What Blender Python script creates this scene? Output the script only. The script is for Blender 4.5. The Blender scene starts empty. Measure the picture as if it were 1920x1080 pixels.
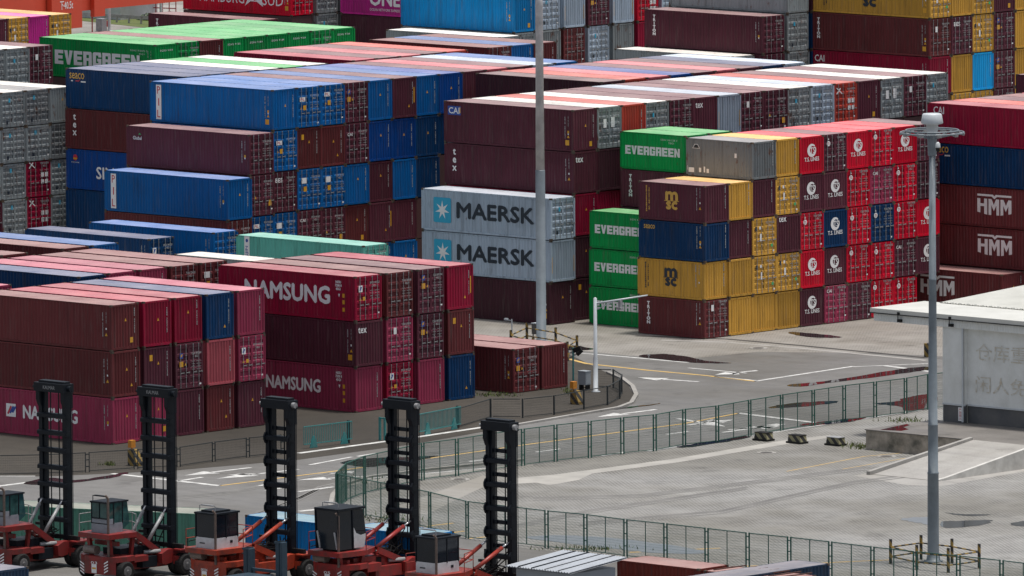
import bpy, math, random
from mathutils import Vector, Matrix
random.seed(7)
R = math.radians
scene = bpy.context.scene
COL = scene.collection

# ------------------------------------------------------------------ camera, sky, sun, exposure
F_PX, PITCH, ROLL, CAM_H, YAW = 20020.115, 0.1040005, 0.00704137, 78.358, 0.7518188
CAM = Vector((468.0806, -486.0576, CAM_H))
_cy, _sy, _cp, _sp = math.cos(YAW), math.sin(YAW), math.cos(PITCH), math.sin(PITCH)
V_R = Vector((_cy, _sy, 0)); V_F = Vector((-_sy * _cp, _cy * _cp, -_sp)); V_U = Vector((-_sy * _sp, _cy * _sp, _cp))
_cr, _sr = math.cos(ROLL), math.sin(ROLL)
I_R = _cr * V_R - _sr * V_U; I_U = _sr * V_R + _cr * V_U
cam_d = bpy.data.cameras.new('camera'); cam = bpy.data.objects.new('camera', cam_d); COL.objects.link(cam)
cam_d.sensor_width = 36; cam_d.lens = F_PX / 1920 * 36; cam_d.clip_start = 1; cam_d.clip_end = 9000
m = Matrix.Identity(4)
for i, v in enumerate((I_R, I_U, -V_F)):
    for j in range(3): m[j][i] = v[j]
m.translation = CAM; cam.matrix_world = m
scene.camera = cam

SUN_DIR = Vector((0.72, 0.69, 0)).normalized()      # towards the sun, seen from above
SUN_EL = R(81)
w = bpy.data.worlds.new('World'); scene.world = w; w.use_nodes = True
nt = w.node_tree; nt.nodes.clear()
sky = nt.nodes.new('ShaderNodeTexSky'); sky.sky_type = 'NISHITA'; sky.sun_disc = False
sky.sun_elevation = SUN_EL; sky.sun_rotation = math.atan2(SUN_DIR.x, SUN_DIR.y)
sky.air_density = 1.0; sky.dust_density = 3.0; sky.ozone_density = 1.0
bg = nt.nodes.new('ShaderNodeBackground'); bg.inputs[1].default_value = 0.12
wo = nt.nodes.new('ShaderNodeOutputWorld')
hz = nt.nodes.new('ShaderNodeHueSaturation'); hz.inputs['Saturation'].default_value = .5      # thin high cloud
nt.links.new(sky.outputs[0], hz.inputs['Color']); nt.links.new(hz.outputs[0], bg.inputs[0]); nt.links.new(bg.outputs[0], wo.inputs[0])
sd = bpy.data.lights.new('sun', 'SUN'); sd.energy = 3.6; sd.angle = R(6); sd.color = (1.0, 0.955, 0.89)
so = bpy.data.objects.new('sun', sd); COL.objects.link(so)
so.rotation_euler = (-(SUN_DIR * math.cos(SUN_EL) + Vector((0, 0, math.sin(SUN_EL))))).to_track_quat('-Z', 'Y').to_euler()
scene.view_settings.view_transform = 'Standard'; scene.view_settings.look = 'None'
scene.view_settings.gamma = 1; scene.view_settings.use_curve_mapping = False
scene.view_settings.exposure = 0.0

def at(u, v, z=0.0):
    """the place on level z that stands at this spot of the 1920 x 1080 survey photograph"""
    d = V_F + I_R * ((u - 960) / F_PX) + I_U * ((540 - v) / F_PX)
    return CAM + d * ((z - CAM_H) / d.z)

# ------------------------------------------------------------------ helpers
def tag(o, label=None, cat=None, group=None, kind=None):
    if label: o['label'] = label
    if cat: o['category'] = cat
    if group: o['group'] = group
    if kind: o['kind'] = kind
    return o
def empty(name, loc=(0, 0, 0), rz=0.0):
    o = bpy.data.objects.new(name, None); COL.objects.link(o); o.location = loc; o.rotation_euler = (0, 0, rz)
    o.empty_display_size = .3
    return o
class MB:
    def __init__(s): s.v = []; s.f = []; s.mi = []; s.cur = 0
    def add(s, vs, fs):
        n = len(s.v); s.v += [tuple(p) for p in vs]; s.f += [tuple(i + n for i in q) for q in fs]; s.mi += [s.cur] * len(fs); return s
    def box(s, x0, y0, z0, x1, y1, z1):
        return s.add([(x0,y0,z0),(x1,y0,z0),(x1,y1,z0),(x0,y1,z0),(x0,y0,z1),(x1,y0,z1),(x1,y1,z1),(x0,y1,z1)],
                     [(3,2,1,0),(4,5,6,7),(0,1,5,4),(1,2,6,5),(2,3,7,6),(3,0,4,7)])
    def bar(s, p0, p1, wd, ht):
        a, b = Vector(p0), Vector(p1); d = (b - a).normalized()
        up = Vector((0,0,1)) if abs(d.z) < .95 else Vector((1,0,0))
        x = d.cross(up).normalized() * wd / 2; y = x.cross(d).normalized() * ht / 2
        vs = [c + sx * x + sy * y for c in (a, b) for sx, sy in ((-1,-1),(1,-1),(1,1),(-1,1))]
        return s.add(vs, [(0,1,2,3),(7,6,5,4),(0,4,5,1),(1,5,6,2),(2,6,7,3),(3,7,4,0)])
    def cyl(s, p0, p1, r0, r1=None, n=10, cap=True):
        r1 = r0 if r1 is None else r1
        a, b = Vector(p0), Vector(p1); d = (b - a).normalized()
        up = Vector((0,0,1)) if abs(d.z) < .95 else Vector((1,0,0))
        x = d.cross(up).normalized(); y = x.cross(d).normalized()
        vs = []
        for c, r in ((a, r0), (b, r1)):
            for k in range(n):
                t = 2 * math.pi * k / n; vs.append(c + (x * math.cos(t) + y * math.sin(t)) * r)
        fs = [(k, k + n, (k + 1) % n + n, (k + 1) % n) for k in range(n)]
        if cap: fs += [tuple(range(n)), tuple(range(2 * n - 1, n - 1, -1))]
        return s.add(vs, fs)
    def tube(s, pts, r, n=6):
        for a, b in zip(pts, pts[1:]): s.cyl(a, b, r, n=n)
        return s
    def prism(s, poly, axis, a, b):
        """a 2-D outline pushed along an axis from a to b; axis 'x': outline is (y,z), 'y': (x,z), 'z': (x,y)"""
        f = {'x': lambda p, t: (t, p[0], p[1]), 'y': lambda p, t: (p[0], t, p[1]), 'z': lambda p, t: (p[0], p[1], t)}[axis]
        n = len(poly)
        vs = [f(p, a) for p in poly] + [f(p, b) for p in poly]
        return s.add(vs, [tuple(range(n - 1, -1, -1)), tuple(range(n, 2 * n))] + [(k, (k + 1) % n, (k + 1) % n + n, k + n) for k in range(n)])
    def lathe(s, prof, n=20, c=(0, 0, 0)):
        vs = []
        for r, z in prof:
            for k in range(n):
                t = 2 * math.pi * k / n; vs.append((c[0] + r * math.cos(t), c[1] + r * math.sin(t), c[2] + z))
        fs = []
        for i in range(len(prof) - 1):
            for k in range(n): fs.append((i*n+k, i*n+(k+1)%n, (i+1)*n+(k+1)%n, (i+1)*n+k))
        fs += [tuple(range(n - 1, -1, -1)), tuple(range((len(prof)-1)*n, len(prof)*n))]
        return s.add(vs, fs)
    def sheet(s, pts, z):
        n = len(pts); return s.add([(p[0], p[1], z) for p in pts], [tuple(range(n))])
    def mesh(s, name, mats, smooth=False, fix=True):
        me = bpy.data.meshes.new(name); me.from_pydata(s.v, [], s.f)
        if not isinstance(mats, (list, tuple)): mats = [mats]
        for x in mats: me.materials.append(x)
        if len(mats) > 1: me.polygons.foreach_set('material_index', s.mi)
        if fix:
            import bmesh
            bm = bmesh.new(); bm.from_mesh(me); bmesh.ops.recalc_face_normals(bm, faces=bm.faces); bm.to_mesh(me); bm.free()
        if smooth: me.polygons.foreach_set('use_smooth', [True] * len(me.polygons))
        me.update(); return me
    def build(s, name, mats, parent=None, smooth=False, fix=True):
        return put(name, s.mesh(name, mats, smooth, fix), parent)
def put(name, me, parent=None, loc=(0, 0, 0), rot=(0, 0, 0), color=None):
    o = bpy.data.objects.new(name, me); COL.objects.link(o); o.parent = parent; o.location = loc; o.rotation_euler = rot
    if color: o.color = color
    elif parent is not None: o.color = parent.color
    return o
def kids(o):
    return [c for c in bpy.data.objects if c.parent == o]
def copy_tree(o, cmap, parent=None):
    c = o.copy(); COL.objects.link(c); c.parent = parent
    for ch in cmap.get(o.name, []): copy_tree(ch, cmap, c)
    return c
def child_map():
    d = {}
    for o in bpy.data.objects:
        if o.parent: d.setdefault(o.parent.name, []).append(o)
    return d
def lin(r, g, b):
    f = lambda c: (c / 255 / 12.92) if c / 255 <= .04045 else ((c / 255 + .055) / 1.055) ** 2.4
    return (f(r), f(g), f(b), 1)

# ------------------------------------------------------------------ materials
MATS = {}
def mat(name, color=(.5, .5, .5, 1), rough=.6, metal=0.0, spec=.5, noise=None, objcol=False, fn=None):
    """a procedural surface: base colour broken up by noise. noise = (scale, amount, second colour)"""
    if name in MATS: return MATS[name]
    M = bpy.data.materials.new(name); M.use_nodes = True; t = M.node_tree; N = t.nodes; Lk = t.links
    p = N['Principled BSDF']
    p.inputs['Roughness'].default_value = rough; p.inputs['Metallic'].default_value = metal
    p.inputs['Specular IOR Level'].default_value = spec
    if len(color) == 3: color = (*color, 1)
    p.inputs['Base Color'].default_value = color
    src = None
    if objcol:
        oi = N.new('ShaderNodeObjectInfo'); src = oi.outputs['Color']
    if noise:
        sc, amt, c2 = noise
        tc = N.new('ShaderNodeTexCoord'); nz = N.new('ShaderNodeTexNoise'); nz.inputs['Scale'].default_value = sc
        nz.inputs['Detail'].default_value = 6; nz.inputs['Roughness'].default_value = .62
        Lk.new(tc.outputs['Object'], nz.inputs['Vector'])
        rp = N.new('ShaderNodeMapRange'); rp.inputs[1].default_value = .38; rp.inputs[2].default_value = .68
        rp.inputs[3].default_value = 0; rp.inputs[4].default_value = amt
        Lk.new(nz.outputs['Fac'], rp.inputs[0])
        mx = N.new('ShaderNodeMix'); mx.data_type = 'RGBA'
        Lk.new(rp.outputs[0], mx.inputs['Factor'])
        if src: Lk.new(src, mx.inputs['A'])
        else: mx.inputs['A'].default_value = color
        mx.inputs['B'].default_value = (*c2[:3], 1)
        src = mx.outputs['Result']
    if src: Lk.new(src, p.inputs['Base Color'])
    if fn: fn(t, N, Lk, p, src)
    MATS[name] = M
    return M

def paint_material(name, rust, grime, roof=False):
    """container paint: object colour, fading by the container's own age, streaks running down, rust patches"""
    M = bpy.data.materials.new(name); M.use_nodes = True; t = M.node_tree; N = t.nodes; L = t.links
    p = N['Principled BSDF']; p.inputs['Specular IOR Level'].default_value = .5 if roof else .15
    oi = N.new('ShaderNodeObjectInfo'); tc = N.new('ShaderNodeTexCoord')
    off = N.new('ShaderNodeVectorMath'); off.operation = 'SCALE'; off.inputs[0].default_value = (37, 91, 53); L.new(oi.outputs['Random'], off.inputs['Scale'])
    ad = N.new('ShaderNodeVectorMath'); ad.operation = 'ADD'; L.new(tc.outputs['Object'], ad.inputs[0]); L.new(off.outputs[0], ad.inputs[1])
    def noise(scale, sx, sy, sz, detail=5, rough=.6):
        mp = N.new('ShaderNodeMapping'); mp.inputs['Scale'].default_value = (sx, sy, sz); L.new(ad.outputs[0], mp.inputs['Vector'])
        n = N.new('ShaderNodeTexNoise'); n.inputs['Scale'].default_value = scale; n.inputs['Detail'].default_value = detail; n.inputs['Roughness'].default_value = rough
        L.new(mp.outputs[0], n.inputs['Vector']); return n.outputs['Fac']
    def rng(f, a, b, c, d):
        r = N.new('ShaderNodeMapRange'); r.inputs[1].default_value = a; r.inputs[2].default_value = b; r.inputs[3].default_value = c; r.inputs[4].default_value = d
        L.new(f, r.inputs[0]); return r.outputs[0]
    def mix(f, A, B, bt='MIX'):
        x = N.new('ShaderNodeMix'); x.data_type = 'RGBA'; x.blend_type = bt
        if hasattr(f, 'is_linked') or not isinstance(f, (int, float)): L.new(f, x.inputs['Factor'])
        else: x.inputs['Factor'].default_value = f
        for s, k in ((A, 'A'), (B, 'B')):
            if isinstance(s, tuple): x.inputs[k].default_value = s
            else: L.new(s, x.inputs[k])
        return x.outputs['Result']
    c = oi.outputs['Color']
    hs = N.new('ShaderNodeHueSaturation'); L.new(c, hs.inputs['Color']); L.new(rng(oi.outputs['Random'], 0, 1, .8, 1.15), hs.inputs['Value'])
    c = hs.outputs['Color']
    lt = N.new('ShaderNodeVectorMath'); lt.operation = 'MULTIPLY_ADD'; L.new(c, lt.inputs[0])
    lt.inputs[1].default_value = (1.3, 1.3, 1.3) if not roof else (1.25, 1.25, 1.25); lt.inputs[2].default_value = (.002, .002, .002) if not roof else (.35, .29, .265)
    chalk_and_light = lt.outputs[0]
    c = mix(rng(noise(.35, 1, 1, 1), .35, .7, 0 if not roof else .45, .5 if not roof else .85), c, chalk_and_light)            # walls: chalked patches; roofs: chalking plus sky light painted into the colour
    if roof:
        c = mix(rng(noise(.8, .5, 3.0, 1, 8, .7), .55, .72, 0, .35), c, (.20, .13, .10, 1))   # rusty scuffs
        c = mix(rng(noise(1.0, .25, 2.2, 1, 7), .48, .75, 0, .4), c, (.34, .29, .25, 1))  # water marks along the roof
    else:
        c = mix(rng(noise(2.0, 2.2, 2.2, .12, 6), .5, .8, 0, grime), c, (.035, .03, .028, 1))   # dark runs
        c = mix(rng(noise(3.0, 2.0, 2.0, .15, 6), .54, .78, 0, grime * .55), c, (.20, .17, .155, 1))  # pale scrapes
    if not roof:                                         # repainted panels and dents, square cornered
        vo = N.new('ShaderNodeTexVoronoi'); vo.distance = 'CHEBYCHEV'; vo.inputs['Scale'].default_value = .55; L.new(ad.outputs[0], vo.inputs['Vector'])
        sp = N.new('ShaderNodeSeparateColor'); L.new(vo.outputs['Color'], sp.inputs[0])
        dk = N.new('ShaderNodeVectorMath'); dk.operation = 'SCALE'; dk.inputs['Scale'].default_value = .72; L.new(c, dk.inputs[0])
        c = mix(rng(sp.outputs[0], .86, .87, 0, .3), c, dk.outputs[0])
    c = mix(rng(noise(1.7, 1, 1, .5, 9, .72), .66 - rust, .74 - rust, 0, .9), c, (.13, .05, .025, 1))
    L.new(c, p.inputs['Base Color'])
    L.new(rng(noise(1.2, 1, 1, 1), .3, .7, .34, .55), p.inputs['Roughness'])
    MATS[name] = M
    return M
PAINT = paint_material('container_paint', .005, .6)
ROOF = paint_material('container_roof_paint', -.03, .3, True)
RUSTY = paint_material('weathered_container_paint', .09, .55)
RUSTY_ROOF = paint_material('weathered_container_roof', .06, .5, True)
STEEL = mat('galvanised_steel', (.36, .37, .38), .5, .2, noise=(3, .6, (.16, .15, .14)))
BLACK = mat('black_rubber', (.011, .011, .012), .8, spec=.25, noise=(4, .6, (.028, .027, .025)))
INKW = mat('white_lettering', (.86, .86, .86), .6, noise=(2.5, .3, (.62, .6, .58)))
INKD = mat('dark_lettering', (.012, .02, .035), .6, noise=(2.5, .3, (.05, .06, .07)))
INKY = mat('yellow_label', (.72, .36, .02), .5, noise=(5, .3, (.4, .2, .05)))
INKG = mat('gold_lettering', (.72, .42, .07), .5, noise=(5, .3, (.4, .25, .1)))
INKR = mat('red_lettering', (.55, .03, .06), .5, noise=(5, .3, (.4, .1, .1)))
INKB = mat('blue_label', (.02, .07, .35), .5, noise=(5, .3, (.05, .1, .3)))
INKC = mat('cyan_label', (.03, .40, .62), .5, noise=(5, .25, (.05, .3, .45)))
INKN = mat('green_label', (.05, .45, .15), .5, noise=(5, .3, (.05, .3, .1)))
DARK = mat('near_black_paint', (.03, .03, .032), .8, noise=(3, .5, (.06, .055, .05)))  # plain near-black paint for the gutter line and one label emblem
# ------------------------------------------------------------------ lettering
_gl = {}
def glyphs(s, bold=0.0, line=1.0, spacing=1.0):
    k = (s, bold, line, spacing)
    if k in _gl: return _gl[k]
    cu = bpy.data.curves.new('lettering', 'FONT'); cu.body = s; cu.size = 1; cu.offset = bold; cu.resolution_u = 2
    cu.space_line = line; cu.space_character = spacing; cu.align_x = 'CENTER'; cu.fill_mode = 'FRONT'
    o = bpy.data.objects.new('lettering', cu); COL.objects.link(o)
    dg = bpy.context.evaluated_depsgraph_get(); me = bpy.data.meshes.new_from_object(o.evaluated_get(dg))
    vs = [(v.co.x, v.co.y) for v in me.vertices]; fs = [tuple(p.vertices) for p in me.polygons]
    bpy.data.objects.remove(o); bpy.data.curves.remove(cu); bpy.data.meshes.remove(me)
    xs = [p[0] for p in vs]; ys = [p[1] for p in vs]
    x0, x1, y0, y1 = min(xs), max(xs), min(ys), max(ys)
    vs = [((p[0] - x0) / (x1 - x0) - .5, (p[1] - y0) / (y1 - y0) - .5) for p in vs]
    _gl[k] = (vs, fs, (x1 - x0) / (y1 - y0)); return _gl[k]
class Decal:
    """painted marks in an upright plane that faces -Y; (x, z) in metres, each coat 2 mm in front of the one before"""
    def __init__(s): s.mb = MB(); s.mats = []; s.y = 0.0
    def _m(s, mt):
        if mt not in s.mats: s.mats.append(mt)
        s.mb.cur = s.mats.index(mt)
    def poly(s, pts, mt, y=0.0):
        s._m(mt); s.mb.add([(p[0], -y, p[1]) for p in pts], [tuple(range(len(pts)))]); return s
    def rect(s, cx, cz, w, h, mt, y=0.0):
        return s.poly([(cx-w/2,cz-h/2),(cx+w/2,cz-h/2),(cx+w/2,cz+h/2),(cx-w/2,cz+h/2)], mt, y)
    def disc(s, cx, cz, r, mt, y=0.0, n=20):
        return s.poly([(cx + r*math.cos(2*math.pi*k/n), cz + r*math.sin(2*math.pi*k/n)) for k in range(n)], mt, y)
    def text(s, t, cx, cz, w, h, mt, bold=0.0, y=0.0, line=1.0, rot=0, spacing=1.0):
        vs, fs, asp = glyphs(t, 0.0, line, spacing)
        if w is None: w = h * asp
        s._m(mt)
        if bold >= .02:                                  # heavy faces: the same letters laid again a little aside
            q = bold * .55; k = 0
            for ox, oz in ((q, 0), (-q, 0), (0, q), (0, -q)):
                k += 1; s.mb.add([(cx + a * w + ox * h, -y + .0004 * k, cz + b * h + oz * h) for a, b in vs] if not rot else [(cx - b * h + oz * h, -y + .0004 * k, cz + a * w + ox * h) for a, b in vs], fs)
        if rot: pts = [(cx - b * h, -y, cz + a * w) for a, b in vs]      # reads upwards
        else: pts = [(cx + a * w, -y, cz + b * h) for a, b in vs]
        s.mb.add(pts, fs); return s
    def mesh(s, name):
        return s.mb.mesh(name, s.mats, fix=False)
INKM = mat('worn_white_marks', (.46, .46, .46), .6, noise=(6, .6, (.2, .2, .2)))
BLOCKS = {  # heavy square capitals on a unit cell
 'E': [[(0,0),(.4,0),(.4,1),(0,1)], [(.4,0),(1,0),(1,.24),(.4,.24)], [(.4,.38),(.92,.38),(.92,.62),(.4,.62)], [(.4,.76),(1,.76),(1,1),(.4,1)]],
 'V': [[(.34,0),(.66,0),(.5,.42)], [(0,1),(.34,0),(.5,.42),(.38,1)], [(1,1),(.62,1),(.5,.42),(.66,0)]],
 'R': [[(0,0),(.38,0),(.38,1),(0,1)], [(.38,.78),(.9,.78),(1,.9),(.92,1),(.38,1)], [(.38,.36),(1,.36),(1,.56),(.38,.56)], [(.66,.56),(1,.56),(1,.9),(.66,.78)], [(.62,0),(1,0),(1,.36),(.62,.36)]],
 'G': [[(0,.1),(.12,0),(.38,0),(.38,1),(.12,1),(0,.9)], [(.38,.78),(1,.78),(.94,1),(.38,1)], [(.38,0),(.94,0),(1,.24),(.38,.24)], [(.64,.24),(1,.24),(1,.36),(.64,.36)], [(.52,.36),(1,.36),(1,.56),(.52,.56)], [(.64,.66),(1,.66),(1,.78),(.64,.78)]],
 'N': [[(0,0),(.34,0),(.34,1),(0,1)], [(.66,0),(1,0),(1,1),(.66,1)], [(.34,1),(.34,.52),(.66,0),(.66,.48)]]}
def blockword(d, t, cx, cz, w, h, mt):
    n = len(t); cell = w/n
    for i, ch in enumerate(t):
        for q in BLOCKS[ch]: d.poly([(cx - w/2 + i*cell + x*cell*.9, cz + (z - .5)*h) for x, z in q], mt)
def stacked(t): return '\n'.join(t)

DEC = {}
def decal(key, name, where, fn):
    d = Decal(); fn(d); DEC[key] = (name, where, d.mesh(name))
H40, H20, W2 = 2.896, 2.591, 2.438
L40, L20 = 12.192, 6.058
# side decals: x is measured from the middle of the side, z from the container's floor
decal('namsung', 'lettering', 's', lambda d: d.text('NAMSUNG', .05, 1.57, 7.5, 1.06, INKW, .1))
def _ns(d):
    d.text('NAMSUNG', .55, 1.5, 4.8, .8, INKW, .09); d.rect(-2.95, 1.52, .86, .82, INKW)
    for k in range(3):
        d.poly([(-3.3+.2*k,1.3+.05*k),(-3.15+.2*k,1.25+.05*k),(-2.85+.2*k,1.75),(-3.0+.2*k,1.8)], INKR if k < 1 else INKB, .003)
decal('namsung_small', 'lettering', 's', _ns)
def _mk(d):
    x0, x1, z0, z1, r = -4.95, -3.3, .62, 2.36, .12
    pts = []
    for cx, cz, a0 in ((x1-r,z0+r,-90),(x1-r,z1-r,0),(x0+r,z1-r,90),(x0+r,z0+r,180)):
        for k in range(5): a = R(a0 + 22.5*k); pts.append((cx+r*math.cos(a), cz+r*math.sin(a)))
    d.poly(pts, INKC)
    c = ((x0+x1)/2, (z0+z1)/2); ring = []
    for k in range(14):
        a = R(90 + k*360/14); rr = .68 if k % 2 == 0 else .24; ring.append((c[0]+rr*math.cos(a), c[1]+rr*math.sin(a)))
    for k in range(14): d.poly([c, ring[k], ring[(k+1) % 14]], INKW, .003)
    d.text('MAERSK', .87, 1.57, 7.2, 1.04, INKD, .1)
decal('maersk', 'lettering', 's', _mk)
decal('evergreen', 'lettering', 's', lambda d: (blockword(d, 'EVERGREEN', .05, 1.5, 9.05, 1.06, INKW), d.text('EGHU 918472 2', 4.4, 2.38, 1.75, .13, INKW, .01, spacing=1.3), d.text('45G1', 4.7, 2.14, .6, .12, INKW, .01, spacing=1.3)))
decal('evergreen20', 'lettering', 's', lambda d: (blockword(d, 'EVERGREEN', 0, 1.36, 5.1, .6, INKW), d.text('EGSU 061528 3', 1.5, 2.2, 1.5, .12, INKW, .01, spacing=1.3), d.text('22G1', 1.7, 2.0, .5, .11, INKW, .01)))
def hmm(d, c=(0, 1.6), w=3.1, h=1.42):
    def P(pts): return [(c[0] + (x-.5)*w, c[1] + (z-.5)*h) for x, z in pts]
    d.poly(P([(0,.9),(.42,.9),(.5,.78),(.58,.9),(1,.9),(1,1),(.54,1),(.5,.92),(.46,1),(0,1)]), INKW)
    for q in ([(0,.12),(.09,.08),(.09,.4),(.2,.4),(.2,.03),(.29,0),(.29,.78),(.2,.78),(.2,.54),(.09,.54),(.09,.78),(0,.78)],
              [(.33,0),(.41,0),(.41,.48),(.485,.2),(.56,.48),(.56,0),(.64,0),(.64,.78),(.55,.78),(.485,.5),(.42,.78),(.33,.78)],
              [(.68,0),(.76,.03),(.76,.48),(.835,.2),(.91,.48),(.91,.08),(1,.12),(1,.78),(.91,.78),(.84,.5),(.77,.78),(.68,.78)]):
        d.poly(P(q), INKW)
decal('hmm', 'lettering', 's', hmm)
decal('hmm_lessor', 'lettering', 's', lambda d: (hmm(d, (.25, 1.6)), d.text('KOIC', -5.05, 2.42, .95, .28, INKW, .03)))
decal('seaco', 'lettering', 's', lambda d: (d.text('seaco', -4.95, 2.38, 1.5, .42, INKG, .04), d.poly([(-5.1,1.98),(-4.75,1.98),(-4.6,2.12),(-4.68,2.13),(-4.8,2.05),(-5.1,2.05)], INKR), d.rect(-5.45, 2.01, .2, .08, INKW), d.rect(-4.3, 1.98, .5, .1, INKW)))
decal('seaco20', 'lettering', 's', lambda d: d.text('seaco', -2.05, 2.15, 1.0, .27, INKG, .04))
def _pil(d):
    d.rect(-5.2, 1.45, .52, 2.45, INKW)
    for t, z in (('P', 2.3), ('I', 1.45), ('L', .62)): d.text(t, -5.2, z, .3 if t != 'I' else .09, .52, INKR, .02, .003)
decal('pil', 'lettering', 's', _pil)
decal('cai_box', 'lettering', 's', lambda d: (d.rect(-5.1, 2.26, 1.24, .62, INKB), d.text('CAI', -5.12, 2.26, 1.0, .42, INKW, .05, .003), d.rect(-4.55, 2.3, .09, .4, INKY, .006)))
decal('cai', 'lettering', 's', lambda d: d.text('CAI', -5.05, 2.3, .95, .5, INKW, .04))
decal('tex', 'lettering', 's', lambda d: d.text(stacked('tex'), -5.15, 1.75, .36, 1.5, INKW, .03, line=.8))
decal('triton', 'lettering', 's', lambda d: d.text(stacked('TRITON'), -5.1, 1.7, .3, 1.55, INKW, .03, line=.9))
decal('triton20', 'lettering', 's', lambda d: d.text(stacked('TRITON'), -2.1, 1.5, .3, 1.5, INKW, .03, line=.9))
decal('global', 'lettering', 's', lambda d: (d.text('Global', -5.0, 2.05, .85, .25, INKW, .03), d.poly([(-4.9,2.3),(-4.6,2.3),(-4.75,2.42)], INKN)))
decal('sinokor', 'lettering', 's', lambda d: (d.text('SINOKOR', -.2, 1.3, 5.6, .85, INKW, .05), d.disc(-5.15, 2.3, .22, INKR), d.rect(-5.15, 2.22, .38, .12, INKY, .003), d.text('SINOKOR LINE', -5.15, 1.95, .8, .09, INKW)))
def _dj(d):
    d.rect(-5.05, 1.6, .5, 2.5, INKW); d.text('DONGJIN', -5.05, 1.3, 1.75, .3, INKB, .03, .003, rot=1); d.disc(-5.05, 2.55, .12, INKB, .003)
decal('dongjin', 'lettering', 's', _dj)
def msc(d, ink, s=1.0, vx=None):
    z = 1.42
    d.text('m', 0, z + .3*s, 1.05*s, .55*s, ink, .2); d.rect(0, z - .02*s, 1.35*s, .05*s, ink); d.text('sc', 0, z - .33*s, .95*s, .48*s, ink, .2)
    if vx: d.text(stacked('MEDITERRANEAN'), vx, 1.45, .09, 1.75, ink, .02, line=.9); d.text(stacked('SHIPPING CO'), vx + .24, 1.45, .09, 1.5, ink, .02, line=.9)
decal('msc20_gold', 'lettering', 's', lambda d: msc(d, INKG, 1, -2.3))
decal('msc20_dark', 'lettering', 's', lambda d: msc(d, INKD, 1, -2.3))
decal('msc40_dark', 'lettering', 's', lambda d: msc(d, INKD, 1.25, -4.6))
def _hs(d):
    d.text('HAMBURG', -1.7, 1.25, 5.0, .95, INKW, .01); d.text('SÜD', 4.0, 1.3, 2.3, 1.1, INKW, .01)
    d.poly([(.9,.62),(1.35,1.5),(1.95,1.05),(2.75,1.35),(2.9,.62),(2.2,1.0),(1.5,1.0)], INKW, .003)
decal('hamburg', 'lettering', 's', _hs)
def _one(d):
    d.text('ONE', -1.2, 1.42, 3.3, 1.15, INKW, .08); d.text('OCEAN NETWORK EXPRESS', -1.2, .5, 3.3, .2, INKW, .0)
decal('one', 'lettering', 's', _one)
def _gb(d):
    d.poly([(-2.45,1.9),(-2.25,2.2),(-1.95,2.2),(-1.75,1.9)], INKW); d.poly([(-2.38,1.93),(-2.22,2.16),(-1.98,2.16),(-1.82,1.93)], DARK, .003)
    d.rect(1.5, 1.6, .2, .3, INKW); d.rect(-2.55, .42, .5, .32, INKW); d.rect(-1.75, .45, .2, .3, INKW); d.rect(-1.35, .5, .14, .4, INKW); d.rect(-1.05, .42, .22, .28, INKW); d.rect(-2.93, .55, .12, .3, INKW)
decal('grey_labels', 'lettering', 's', _gb)
# fleet numbers down the near end of a side
def _sm(num, ylab, L):
    def f(d):
        x = L/2 - .75
        d.text(stacked(num), x, 1.65, .07, 1.5, INKM, .02, line=.85); d.text(stacked('45G1 MAX 30480'), x + .3, 2.1, .05, .7, INKM, .02, line=.85)
        if ylab & 1: d.rect(x + .3, 1.35, .16, .2, INKY)
        if ylab & 2: d.poly([(x+.18,.95),(x+.42,.95),(x+.3,1.15)], INKY)
        if ylab & 4: d.rect(x + .2, .62, .36, .36, INKY)
        d.rect(x + .3, 1.22 if ylab & 1 else 1.4, .1, .12, INKW)
    return f
NUMS = ['TCNU 7204185', 'BMOU 4410623', 'TGBU 6108274', 'CAIU 8937041', 'FCIU 9126350']
for i, (n, y) in enumerate(zip(NUMS, (3, 6, 1, 7, 2))): decal('sm%d' % i, 'marking', 's', _sm(n, y, L40)); decal('sq%d' % i, 'marking', 's', _sm(n, y & 3, L20))
def _nk(d):
    x = L40/2 - 1.5
    d.text('NSSU\n7200 8\n45G1', x, 2.25, .55, .6, INKW, .03); d.poly([(x-.02,1.72),(x+.14,1.72),(x+.06,1.5)], INKW)
    for z in (1.62, 1.2, .72): d.rect(x + .45, z, .2, .26, INKY)
decal('namsung_marks', 'marking', 's', _nk)
# end decals: x across the end (left to right as one faces it), z up
def _em(num, lab):
    def f(d):
        d.text(stacked(num), .82, 1.75, .06, 1.55, INKM, .02, line=.85)
        if lab & 1: d.poly([(-.05,1.75),(.13,1.75),(.04,1.95)], INKY)
        if lab & 2: d.rect(.55, .55, .26, .34, INKY)
        if lab & 4: d.poly([(.35,.75),(.55,.75),(.45,.95)], INKY)
        if lab & 8: d.rect(-.6, 2.2, .26, .38, INKY)
        if lab & 16: d.rect(.98, 1.6, .09, 1.1, INKY)
    return f
for i, (n, l) in enumerate(zip(NUMS + NUMS[:2], (1, 3, 0, 4, 9, 5, 20))): decal('em%d' % i, 'marking', 'e', _em(n, l))
def _ts(d):
    z = 1.62
    outer = [(.45*math.cos(R(a)), z + .45*math.sin(R(a))) for a in range(45, 396, 15)]
    inner = [(.09 + .27*math.cos(R(a)), z + .03 + .27*math.sin(R(a))) for a in range(45, 396, 15)]
    for k in range(len(outer) - 1): d.poly([outer[k], outer[k+1], inner[k+1], inner[k]], INKW)
    d.text('TS', .08, z, .5, .4, INKW, .05, .003); d.text('T.S. LINES', 0, 1.02, 1.5, .27, INKW, .05)
decal('ts', 'lettering', 'e', _ts)
decal('tex_end', 'lettering', 'e', lambda d: d.text('tex', -.62, 2.35, .75, .36, INKW, .05))
decal('evergreen_end', 'lettering', 'e', lambda d: d.text('EGHU 9184', .0, 2.42, 1.3, .14, INKW, .03, spacing=1.35))
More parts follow.
